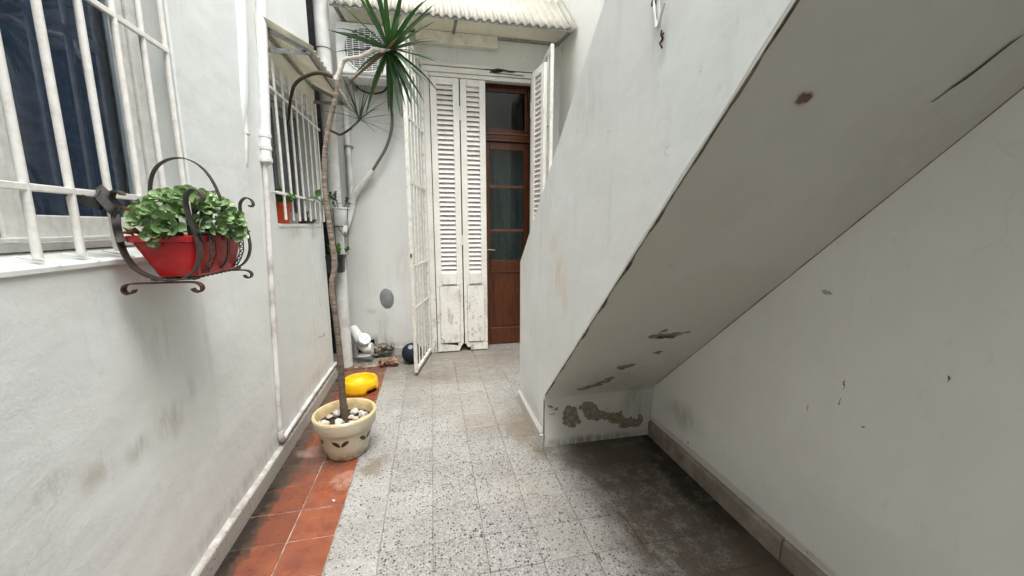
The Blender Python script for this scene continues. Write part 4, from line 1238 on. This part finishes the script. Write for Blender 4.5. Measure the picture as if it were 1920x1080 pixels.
for k in range(6):
    a0 = a_cam + R(-14+60*k)
    for sgn in (-1, 1):
        pts = []
        for i in range(7):
            t = i/6
            pts.append((.004+.044*t, .112+.036*t+.004*math.sin(math.pi*t), .0125*math.sin(math.pi*(.05+.95*t))**.75+.0005))
        vs, fs = [], []
        for u, z, w in pts:
            for e in (-1, 0, 1):
                du, dz = -.62*w*e, .78*w*e
                vs.append(cone_pt(a0+sgn*(u+du)/.15, z+dz, .0016 if e == 0 else .0008))
        for i in range(6):
            for e in range(2): fs.append((i*3+e,i*3+e+1,(i+1)*3+e+1,(i+1)*3+e))
        MB().add(vs, fs).build('leaf_motif', M_motif, pot, smooth=True)
    MB().ribbon([cone_pt(a0+.02*math.sin(z*50), z, .0006) for z in (.080,.095,.11,.122)], (math.sin(a0),-math.cos(a0),0), .003, .001).build('stalk_motif', M_potrim, pot)

stone_spots = [(-.105,-.095,.033,0,'large round white stone at the front edge of the cream pot',1.0), (-.012,-.105,.026,0,'upright white stone before the trunk in the cream pot',1.25),
               (.045,.060,.025,0,'white stone right behind the trunk in the cream pot',.8), (.105,.010,.024,0,'pale angular stone at the right side of the cream pot',.9),
               (-.055,.035,.024,0,'white stone behind the trunk on the left of the cream pot',1.1), (.070,-.035,.019,1,None,.7), (.110,-.045,.020,1,'buff pebble touching the right rim of the cream pot',.7), (.050,-.070,.017,1,None,.6), (.040,-.010,.018,1,None,.7), (-.095,-.130,.016,0,'small white stone tucked below the large round stone in the pot',.7), (.085,.055,.017,1,None,.7), (-.100,.03,.02,1,'buff pebble alone at the left rim of the cream pot',.6)]
for i, (dx, dy, r, kind, lab, sz) in enumerate(stone_spots):
    zs = .214+.012*(1-math.hypot(dx,dy)/.16)
    o = lump(PC+Vector((dx,dy,zs+r*.72*sz)), r, i+40, 3, (1.05,1,sz), .45, 1.1).build('stone', M_stone2 if kind else M_stone, smooth=True)
    tag(o, lab or 'small buff pebble right of the trunk in the cream pot', 'stone', 'stones in the cream pot')

tree = thing('dracaena_tree', 'tall thin dracaena with bent bare trunk and spiky leaf heads', 'tree', (-.575, 2.42, .21))
tp = smooth_path([(-.570,2.42,.205),(-.574,2.42,.30),(-.577,2.42,.41),(-.573,2.42,.535),(-.578,2.42,.80),(-.590,2.42,1.00),(-.588,2.42,1.09),(-.566,2.425,1.20),(-.572,2.42,1.35),(-.582,2.42,1.50),(-.588,2.42,1.675),(-.570,2.42,1.85),(-.530,2.42,2.02),(-.492,2.42,2.14),(-.486,2.42,2.20),(-.494,2.42,2.242)], 5)
rr = lerp_list([.046,.036,.032,.030,.027,.026,.025,.027,.025,.024,.023,.022,.021,.020,.021,.018], len(tp))
rr = [r*.62*(1+.05*math.sin(i*2.9)+.12*noise.noise((i*.7,0,0))+.07*noise.noise((i*2.3,4,0))) for i, r in enumerate(rr)]
MB().tube(tp, rr, 14).build('trunk', M_bark, tree, smooth=True)
br = smooth_path([(-.490,2.42,2.22),(-.468,2.42,2.262),(-.445,2.42,2.315),(-.415,2.40,2.328),(-.355,2.38,2.333),(-.305,2.365,2.350),(-.270,2.36,2.372),(-.230,2.365,2.372),(-.178,2.375,2.388)], 5)
MB().tube(br, lerp_list([.014,.013,.012,.011,.011,.012,.012,.011,.010], len(br)), 12).build('branch', M_palebark, tree, smooth=True)
br2 = smooth_path([(-.490,2.42,2.235),(-.592,2.5,2.28),(-.705,2.62,2.29),(-.787,2.72,2.277),(-.835,2.80,2.236),(-.868,2.86,2.185),(-.905,2.94,2.13),(-.95,3.00,2.08)], 5)
MB().tube(br2, lerp_list([.012,.0105,.010,.010,.0095,.009,.008,.006], len(br2)), 10).build('branch', M_brownbark, tree, smooth=True)
br3 = smooth_path([(-.562,2.42,1.93),(-.58,2.50,1.99),(-.60,2.62,2.01),(-.56,2.66,1.995),(-.527,2.66,1.987),(-.455,2.60,2.015),(-.398,2.56,2.055)], 5)
MB().tube(br3, lerp_list([.010,.009,.008,.0075,.007,.0065,.006], len(br3)), 10).build('branch', M_brownbark, tree, smooth=True)

def strap(base, d, L, w, droop, fold=.25, k=9, twist=0.0, tipw=.06):
    """A tapering arching strap leaf with a folded midrib."""
    base, d = Vector(base), Vector(d).normalized()
    p = base.copy()
    vs, fs = [], []
    side = d.cross(Vector((0,0,1)))
    if side.length < .1: side = Vector((1,0,0))
    side.normalize()
    side = Matrix.Rotation(twist, 3, d) @ side
    for i in range(k):
        t = i/(k-1)
        ww = w*(min(1, .55+2.2*t) * (1-t)**.62 + (0 if i < k-1 else 0))*.5
        if i == k-1: ww = w*.01
        nn = side.cross(d).normalized()
        vs += [p - side*ww + nn*ww*fold, p.copy(), p + side*ww + nn*ww*fold]
        d = (d + Vector((0,0,-1))*droop*t/(k-1)*2).normalized()
        side = (side - d*side.dot(d)).normalized()
        p = p + d*(L/(k-1))
    for i in range(k-1):
        for e in range(2):
            fs.append((i*3+e, i*3+e+1, (i+1)*3+e+1, (i+1)*3+e))
    return MB().add(vs, fs)
random.seed(5)
# spiky head: rings of leaves around an axis leaning towards the light
HC = Vector((-.178, 2.375, 2.388))
ax = Vector((.55, .50, .38)).normalized()
u = ax.orthogonal().normalized(); v = ax.cross(u)
nl = 58
for i in range(nl):
    ph = i*2.39996+random.uniform(-.12,.12)
    th = R(22+100*((i+.5)/nl)**.7)
    d = ax*math.cos(th)+(u*math.cos(ph)+v*math.sin(ph))*math.sin(th)
    L = random.uniform(.30,.40)*(0.78+.25*(i/nl))
    me = strap(HC+d*.012-ax*.03*(i/nl), d, L, random.uniform(.028,.040), (random.uniform(.05,.22) if i % 3 else random.uniform(.35,.7))*(.4 if d.z > .5 else 1), twist=random.uniform(-.4,.4))
    me.build('leaf', M_dracy if i in (37, 44) else (M_deadblade if i in (52, 56) else M_drac), tree, smooth=True)
HC2 = Vector((-.398, 2.56, 2.055))
ax2 = Vector((.1,-.25,.9)).normalized()
u = ax2.orthogonal().normalized(); v = ax2.cross(u)
for i in range(34):
    ph = i*2.39996
    th = R(12+95*((i+.5)/34)**.8)
    d = ax2*math.cos(th)+(u*math.cos(ph)+v*math.sin(ph))*math.sin(th)
    me = strap(HC2+d*.006, d, random.uniform(.20,.30), random.uniform(.007,.012), random.uniform(.1,.7), twist=random.uniform(-.3,.3))
    me.build('leaf', M_marg, tree, smooth=True)

# ================================================================== SLEIGH PLANTER ON THE WINDOW
bk = thing('iron_basket', 'black wrought iron sleigh-shaped planter hung beside the barred window', 'planter', (-.81, 1.53, 1.22))
hoop = [(-.885,1.512),(-.893,1.522),(-.907,1.520),(-.914,1.500),(-.908,1.46),(-.912,1.40),(-.905,1.345),(-.884,1.298),(-.845,1.268),(-.795,1.256),(-.752,1.264),(-.722,1.292),(-.707,1.335),(-.708,1.385),(-.720,1.44),(-.727,1.485),(-.722,1.515),(-.704,1.531),(-.686,1.524),(-.679,1.508),(-.686,1.497),(-.695,1.502)]
hoop_far = hoop[5:]
YN, YF, YM = 1.363, 1.705, 1.535
MB().ribbon(smooth_path([(x,YN,z) for x, z in hoop],4), (0,1,0), .025, .0045).build('hoop', M_iron, bk)
hf = [(x if x > -.8 else x+.004, z) for x, z in hoop]
MB().ribbon(smooth_path([(x,YF,z) for x, z in hf],4), (0,1,0), .020, .0045).build('hoop', M_iron, bk)
foot = [(-.893,1.229),(-.898,1.221),(-.911,1.217),(-.921,1.226),(-.917,1.241),(-.900,1.248),(-.85,1.2485),(-.78,1.2490),(-.735,1.2485),(-.716,1.241),(-.711,1.228),(-.720,1.217),(-.733,1.221),(-.738,1.229)]
for q in (YN, YF):
    MB().ribbon(smooth_path([(x+(.0 if q==YN else .0),q,z) for x, z in foot],4), (0,1,0), .021, .004).build('scroll_foot', M_rusty, bk)
arch = [(-.900,1.30),(-.917,1.38),(-.922,1.47),(-.916,1.55),(-.897,1.605),(-.862,1.637),(-.815,1.648),(-.772,1.632),(-.738,1.592),(-.715,1.53),(-.703,1.45),(-.703,1.36),(-.715,1.30),(-.745,1.264)]
MB().ribbon(smooth_path([(x,YM,z) for x, z in arch],4), (0,1,0), .017, .0035).build('handle_arch', M_iron, bk)
for x, z in ((-.703,1.402),(-.915,1.402)):
    MB().tube([(x,YN,z),(x,YF,z)], .0035, 6).build('rail', M_iron, bk, smooth=True)
for x in (-.845,-.795,-.748):
    MB().tube([(x,YN,1.2585),(x,YF,1.2585)], .003, 6).build('floor_rod', M_iron, bk, smooth=True)
zig = []
for i in range(24):
    zig.append((-.845+.1*(i%2), YN+.01+(YF-YN-.02)*i/23, 1.2555))
MB().tube(smooth_path(zig,3), .0022, 5).build('lattice', M_iron, bk, smooth=True)
def lace(y, w, x_of):
    pts = []
    for i in range(15):
        t = i/14
        z = 1.275+(1.40-1.275)*t
        pts.append((x_of(z), y+w*(1 if i % 2 else -1), z))
    return smooth_path(pts, 4)
xo_ = lambda z: -.703 - max(0, 1.34-z)**1.5*1.7
for q, w in ((1.435,.014),(1.63,.012)):
    MB().tube(lace(q, w, xo_), .0022, 6).build('lace_strip', M_iron, bk, smooth=True)
    for e in (-1,1):
        MB().tube([(xo_(z), q+e*(w+.003), z) for z in (1.27,1.30,1.33,1.36,1.40)], .002, 6).build('lace_edge', M_iron, bk, smooth=True)
for i in range(5):
    q = 1.40+.06*i
    MB().tube(smooth_path([(-.703,q+.03*math.cos(a)+.0, 1.404+.042*math.sin(a)) for a in (0,.6,1.2,1.9,2.5,3.14,3.9)],3), .0026, 6).build('scroll', M_iron, bk, smooth=True)

pb_ = thing('planter_box', 'red plastic planter box inside the wrought iron sleigh', 'planter', (-.805, 1.53, 1.262))
def tub(rings, n=10):
    vs, fs = [], []
    m = 0
    for (x0, x1, y0, y1, z, r) in rings:
        ring = []
        for cx, cy, a0 in ((x1-r,y1-r,0),(x0+r,y1-r,90),(x0+r,y0+r,180),(x1-r,y0+r,270)):
            for i in range(n):
                a = R(a0+90*i/(n-1))
                ring.append((cx+r*math.cos(a), cy+r*math.sin(a), z))
        m = len(ring); vs += ring
    for i in range(len(rings)-1):
        for k in range(m):
            k2=(k+1)%m; fs.append((i*m+k,i*m+k2,(i+1)*m+k2,(i+1)*m+k))
    fs.append(tuple(range(m-1,-1,-1)))
    return MB().add(vs, fs)
tub([(-.836,-.740,1.392,1.640,1.2625,.016),(-.843,-.735,1.384,1.646,1.2665,.018),(-.892,-.718,1.372,1.670,1.370,.016),(-.901,-.711,1.362,1.680,1.374,.018),(-.904,-.708,1.359,1.683,1.390,.018),(-.900,-.712,1.363,1.679,1.393,.016),(-.893,-.719,1.371,1.672,1.390,.014),(-.878,-.726,1.39,1.664,1.345,.022)]).build('tub', M_redpl, pb_, smooth=True)
MB().box(-.870,-.730,1.402,1.658,1.338,1.362).build('soil', M_soil, pb_)

# rosettes of the succulent: every leaf a piece of its own
random.seed(21)
def leaf_mesh(L, w, th, cup):
    vs, fs = [], []
    prof = [(0,.20),(.22,.34),(.45,.68),(.68,.98),(.85,.90),(.95,.55),(1,.08)]
    for t, ww in prof:
        z = cup*(t**2)*L
        for e, zz in ((-1,.35),(-.5,.0),(0,-.12),(.5,.0),(1,.35)):
            vs.append((t*L, e*w*ww/2, z+zz*w*ww*.45))
    m = len(prof)
    for i in range(m-1):
        for e in range(4): fs.append((i*5+e, i*5+e+1, (i+1)*5+e+1, (i+1)*5+e))
    # underside, fleshy
    b = len(vs)
    for t, ww in prof:
        z = cup*(t**2)*L - th*math.sin(math.pi*min(.98, .12+.8*t))
        for e, zz in ((-1,.35),(-.5,.0),(0,-.12),(.5,.0),(1,.35)):
            edge = 1 if abs(e) == 1 else 0
            vs.append((t*L, e*w*ww/2, (cup*(t**2)*L+zz*w*ww*.45) if edge else z+zz*w*ww*.45))
    for i in range(m-1):
        for e in range(4): fs.append((b+i*5+e, b+(i+1)*5+e, b+(i+1)*5+e+1, b+i*5+e+1))
    return MB().add(vs, fs).mesh('leaf', M_succ, True)
lm = [leaf_mesh(.038, .030, .0045, c) for c in (.25, .45, .05)]
su = thing('succulent_plant', 'bushy pale green rosette succulent filling the red planter box', 'succulent', (-.80, 1.53, 1.36))
sites = []
nsite = 36
tries = 0
while len(sites) < nsite and tries < 4000:
    tries += 1
    a = random.uniform(0, 2*math.pi); e = random.uniform(-.42, 1)
    d = Vector((math.cos(a)*math.sqrt(max(0,1-e*e)), math.sin(a)*math.sqrt(max(0,1-e*e)), e))
    p = Vector((-.798,1.535,1.438))+Vector((d.x*.122, d.y*.182, d.z*.090))
    if p.x < -.895 or (e < 0 and (d.x < -.2 or d.y > .6)): continue
    if d.x < -.3 and d.y > 0: continue
    if d.y > .75: continue
    if all((p-q[0]).length > .0455 for q in sites):
        sites.append((p, d))
cnt = 0
mass = []
sites.sort(key=lambda q: q[0].y-.55*q[0].x)
stem = MB()
for p, d in sites:
    n0 = Vector((d.x/.122, d.y/.182, d.z/.090)).normalized()
    n0 = (n0*1.1 + Vector((.30,-.50,.30))).normalized()
    n0 = (n0+Vector((random.uniform(-.2,.2),random.uniform(-.2,.2),random.uniform(-.1,.2)))).normalized()
    stem.tube([(-.80+(p.x+.80)*.4, 1.53+(p.y-1.53)*.6, 1.355), p-n0*.03, p], .005, 6)
    sc_ = random.uniform(.80,1.15)
    a_off = random.uniform(0, 6)
    uu = n0.orthogonal().normalized(); vv = n0.cross(uu)
    nlv = 13
    for k in range(nlv):
        ph = a_off+k*2.39996
        lift = R(72-66*(k/(nlv-1))**.8)
        rad = uu*math.cos(ph)+vv*math.sin(ph)
        xd = (rad*math.cos(lift)+n0*math.sin(lift)).normalized()
        yd = n0.cross(rad).normalized()
        zd = xd.cross(yd).normalized()
        o = bpy.data.objects.new('leaf', lm[k % 3])
        C.objects.link(o)
        o.parent = su
        s_ = sc_*(.36+.66*(k/(nlv-1))**.8)
        mat = Matrix((xd, yd, zd)).transposed().to_4x4()
        o.matrix_local = Matrix.Translation(p+rad*.004-Vector(WL[su.name])) @ mat @ Matrix.Scale(s_, 4)
        cnt += 1
        if cnt >= 300: mass.append(o)
mm = MB()
for o in mass:
    ml = o.matrix_local.copy()
    ml.translation += Vector(WL[su.name])
    mm.add([ml @ v.co for v in o.data.vertices], [tuple(p.vertices) for p in o.data.polygons])
    bpy.data.objects.remove(o)
if mass:
    tag(mm.build('leaf_mass', M_succ, su, smooth=True), kind='stuff')
stem.build('stems', M_dull, su, smooth=True)
# withered leaves hanging at the near corner
def small_leaf(L, w, bend):
    vs, fs = [], []
    for i in range(5):
        t = i/4
        ww = w*math.sin(math.pi*(.08+.9*t))
        vs += [(t*L, -ww, bend*t*t*L), (t*L, 0, bend*t*t*L-.25*ww), (t*L, ww, bend*t*t*L)]
    for i in range(4):
        for e in range(2): fs.append((i*3+e,i*3+e+1,(i+1)*3+e+1,(i+1)*3+e))
    return MB().add(vs, fs)
dryp = [small_leaf(.028,.0055,b).mesh('dry_leaf', M_dry, True) for b in (.5,-.6,1.0)]
for i in range(16):
    o = place('dry_leaf', dryp[i%3], su, (random.uniform(-.905,-.86), random.uniform(1.375,1.41), random.uniform(1.39,1.475)), random.uniform(-3,3), random.uniform(-1.2,1.2), random.uniform(-1,1))

st_ = thing('tie_strip', 'charcoal rubber strip tying the iron sleigh to the window bar', 'strap', (-.93, 1.37, 1.49))
MB().ribbon(smooth_path([(-.902,1.372,1.47),(-.915,1.362,1.500),(-.930,1.36,1.522),(-.948,1.372,1.532),(-.965,1.39,1.528),(-.972,1.395,1.508),(-.955,1.385,1.488),(-.935,1.36,1.478),(-.945,1.335,1.486),(-.955,1.305,1.502),(-.958,1.280,1.512)],4), (.35,.55,.75), .024, .004).build('strip', M_cloth, st_)
MB().ribbon(smooth_path([(-.935,1.345,1.515),(-.945,1.37,1.500),(-.940,1.385,1.478),(-.918,1.375,1.462),(-.908,1.350,1.468),(-.920,1.342,1.492),(-.937,1.35,1.512)],4), (.2,.5,.8), .026, .005).build('knot', M_cloth, st_)
MB().ribbon(smooth_path([(-.910,1.36,1.455),(-.905,1.352,1.43),(-.908,1.358,1.40),(-.900,1.352,1.375)],4), (.6,.7,.2), .020, .004).build('loose_end', M_cloth, st_)

# ================================================================== OTHER POTTED PLANTS
def herb(name, label, cat, c, n, rad, h, mats, lsz, seed, stemr=.0018):
    random.seed(seed)
    t = thing(name, label, cat, tuple(c))
    c = Vector(c)
    meshes = [small_leaf(lsz, lsz*.42, b).mesh('leaf', mats, True) for b in (.3,-.4,.7)]
    stm = MB()
    for i in range(n):
        a = random.uniform(0, 6.28); r = rad*math.sqrt(random.random())
        tip = c+Vector((r*math.cos(a), r*math.sin(a), h*random.uniform(.45,1)*(1-.4*(r/rad)**2)))
        b0 = c+Vector((r*.35*math.cos(a), r*.35*math.sin(a), .0))
        stm.tube([b0, (b0+tip)/2+Vector((random.uniform(-.006,.006),random.uniform(-.006,.006),.004)), tip], stemr, 5)
        for k in range(4):
            p = tip+(b0-tip)*(.10*k)
            o = bpy.data.objects.new('leaf', meshes[(i+k)%3])
            C.objects.link(o); o.parent = t
            o.location = p-c
            o.rotation_euler = (random.uniform(-.5,.5), random.uniform(-.9,.3), random.uniform(0,6.28))
            s_ = random.uniform(.7,1.2); o.scale = (s_,s_,s_)
    stm.build('stems', mats, t)
    return t

op = thing('plant_pot', 'small orange plastic pot on the sill behind the window bars', 'plant pot', (-.995, 2.86, 1.442))
MB().lathe([(0,.001),(.048,.001),(.051,.006),(.062,.105),(.067,.108),(.069,.135),(.066,.138),(.062,.134),(.058,.10)], (-.985,2.86,1.441), 32).build('body', M_orange, op, smooth=True)
MB().lathe([(0,.122),(.060,.118)], (-.985,2.86,1.441), 24).build('soil', M_soil, op)
herb('leafy_plant', 'green trailing herb growing in the orange pot', 'plant', (-.985,2.86,1.56), 34, .105, .13, M_herb, .036, 3)
dsh = thing('plant_saucer', 'low dark brown dish on the sill behind the window bars', 'dish', (-.985, 3.40, 1.443))
MB().lathe([(0,.001),(.055,.001),(.075,.028),(.080,.030),(.078,.033),(.070,.028),(.052,.008),(0,.008)], (-.985,3.40,1.445), 28).build('bowl', simple('brown clay', (.085,.045,.032), .6, .3), dsh, smooth=True)
tw = herb('withered_plant', 'withered dark sprig in the brown dish on the sill', 'plant', (-.985,3.40,1.455), 5, .05, .10, M_dull, .022, 8)
jar = MB().lathe([(0,.0),(.04,.0),(.046,.01),(.05,.07),(.046,.075),(.042,.07)], (-.995,3.10,1.444), 24).build('plant_pot', simple('grey clay pot', (.36,.36,.34), .7, .3), smooth=True)
tag(jar, 'small grey clay pot between the orange pot and the brown dish', 'plant pot')
vn = thing('vine_sprig', 'single pointed green leaf on a sprig twined in the window bars', 'plant', (-.91, 3.38, 1.62))
MB().tube(smooth_path([(-.90,3.10,1.61),(-.90,3.25,1.64),(-.895,3.38,1.65),(-.895,3.52,1.625),(-.90,3.66,1.61)],4), .004, 6).build('stem', M_herb, vn, smooth=True)
for (y, z, rz_, sz) in ((3.40,1.66,1.2,1.4),(3.55,1.62,.4,1.0),(3.64,1.60,2.0,1.1),(3.30,1.60,-.6,.9),(3.70,1.64,1.0,1.2)):
    me = small_leaf(.05*sz, .019*sz, .2).mesh('leaf', M_herb, True)
    place('leaf', me, vn, (-.893,y,z), rz_, R(60), R(-50))

wb = thing('hanging_pot', 'white plastic bucket pot hung on the tall downpipe', 'plant pot', (-.812, 3.81, 1.43))
MB().lathe([(0,0),(.056,0),(.060,.004),(.074,.120),(.075,.125),(.0755,.14),(.082,.145),(.085,.150),(.085,.158),(.081,.160),(.076,.155),(.070,.10)], (-.812,3.81,1.432), 32).build('body', M_whitepl, wb, smooth=True)
MB().lathe([(0,.135),(.075,.132)], (-.812,3.81,1.432), 24).build('soil', M_soil, wb)
MB().tube([(-.852,3.736,1.592),(-.852,3.735,1.45),(-.851,3.737,1.34),(-.855,3.75,1.20)], .0032, 6).build('wire', M_cable, wb)
MB().tube([(-.736,3.772,1.592),(-.742,3.77,1.42),(-.752,3.77,1.28),(-.76,3.77,1.16)], .0032, 6).build('wire', M_cable, wb)
MB().tube([(-.885,3.893,1.46),(-.80,3.86,1.335),(-.77,3.83,1.332)], .004, 6).build('hook', M_rusty, wb)
sp_ = herb('sprig_plant', 'thin dark sprigs growing out of the white bucket pot', 'plant', (-.805,3.80,1.565), 9, .10, .24, M_dull, .030, 12, .0022)
bp_ = thing('hanging_pot', 'black square plastic pot strapped to the downpipe below the white bucket', 'plant pot', (-.875, 3.80, 1.0))
tub([(-.945,-.815,3.745,3.865,1.00,.012),(-.958,-.802,3.73,3.878,1.135,.014),(-.968,-.792,3.72,3.888,1.137,.016),(-.969,-.791,3.719,3.889,1.160,.016),(-.962,-.798,3.727,3.882,1.160,.014),(-.955,-.805,3.735,3.872,1.12,.012)],6).build('body', M_blackpl, bp_, smooth=True)
MB().box(-.953,-.807,3.737,3.870,1.11,1.135).build('soil', M_soil, bp_)
MB().ribbon(smooth_path([(-.790,3.80,1.15),(-.780,3.80,1.12),(-.785,3.80,1.05),(-.81,3.80,1.03)],3), (0,1,0), .012, .002).build('hanger_strap', M_blackpl, bp_)
herb('leafy_plant', 'bright green seedling plant in the black square pot', 'plant', (-.85,3.79,1.135), 15, .085, .13, M_herb, .040, 15)

# ================================================================== SMALL HARDWARE
hk = thing('wall_hook', 'rusty hook and hanger plate on the stair parapet near the top', 'hook', (XS, 1.09, 2.0))
MB().beam((XS-.004,1.112,2.10),(XS-.006,1.098,2.0),.010,.006,(0,1,0)).build('plate', M_pipep, hk)
MB().tube(smooth_path([(XS-.010,1.12,2.07),(XS-.014,1.112,2.04),(XS-.012,1.105,2.01),(XS-.012,1.098,1.990),(XS-.012,1.086,1.995),(XS-.014,1.07,2.02),(XS-.014,1.062,2.035)],4), .0042, 8).build('hook', M_pipep, hk, smooth=True)
MB().tube(smooth_path([(XS-.004,1.118,2.09),(XS-.012,1.115,2.05),(XS-.010,1.106,2.015),(XS-.008,1.102,1.99)],4), .0035, 6).build('link', M_rusty, hk, smooth=True)
MB().lathe([(0,.008),(.011,.005),(.012,0)], (XS-.001,1.135,2.075), 14, (-1,0,0)).build('bolt', M_rusty, hk, smooth=True)
h2 = thing('wall_nail', 'small bent rusty nail in the stair parapet below the hook', 'nail', (XS, 1.075, 1.94))
MB().tube([(XS+.002,1.080,1.955),(XS-.010,1.076,1.960),(XS-.012,1.070,1.970)], .0028, 6).build('shank', M_rusty, h2)
MB().tube([(XS-.001,1.083,1.952),(XS-.012,1.076,1.938),(XS-.010,1.067,1.922)], .0028, 6).build('shank', M_rusty, h2)
MB().tube([(XS-.002,1.080,1.952),(XS-.014,1.066,1.952),(XS-.012,1.058,1.958)], .0026, 6).build('shank', M_rusty, h2)
h3 = MB().tube(smooth_path([(-.95,3.34,.512),(-.925,3.345,.514),(-.915,3.36,.516),(-.915,3.385,.52),(-.915,3.385,.53)],3), .005, 8).build('wall_hook', M_zinc, smooth=True)
tag(h3, 'short metal hook in the white wall above the skirting conduit', 'hook')
fb = MB()
for k in range(5):
    a = k*1.3
    fb.add([(-.537,1.938,.003),(-.537+.010*math.cos(a),1.938+.010*math.sin(a),.010+.004*k),(-.537+.012*math.cos(a+.6),1.938+.012*math.sin(a+.6),.006+.004*k)], [(0,1,2)])
fbo = fb.build('paper_scrap', M_whitepl)
tag(fbo, 'tiny white scrap on a red tile joint', 'scrap')
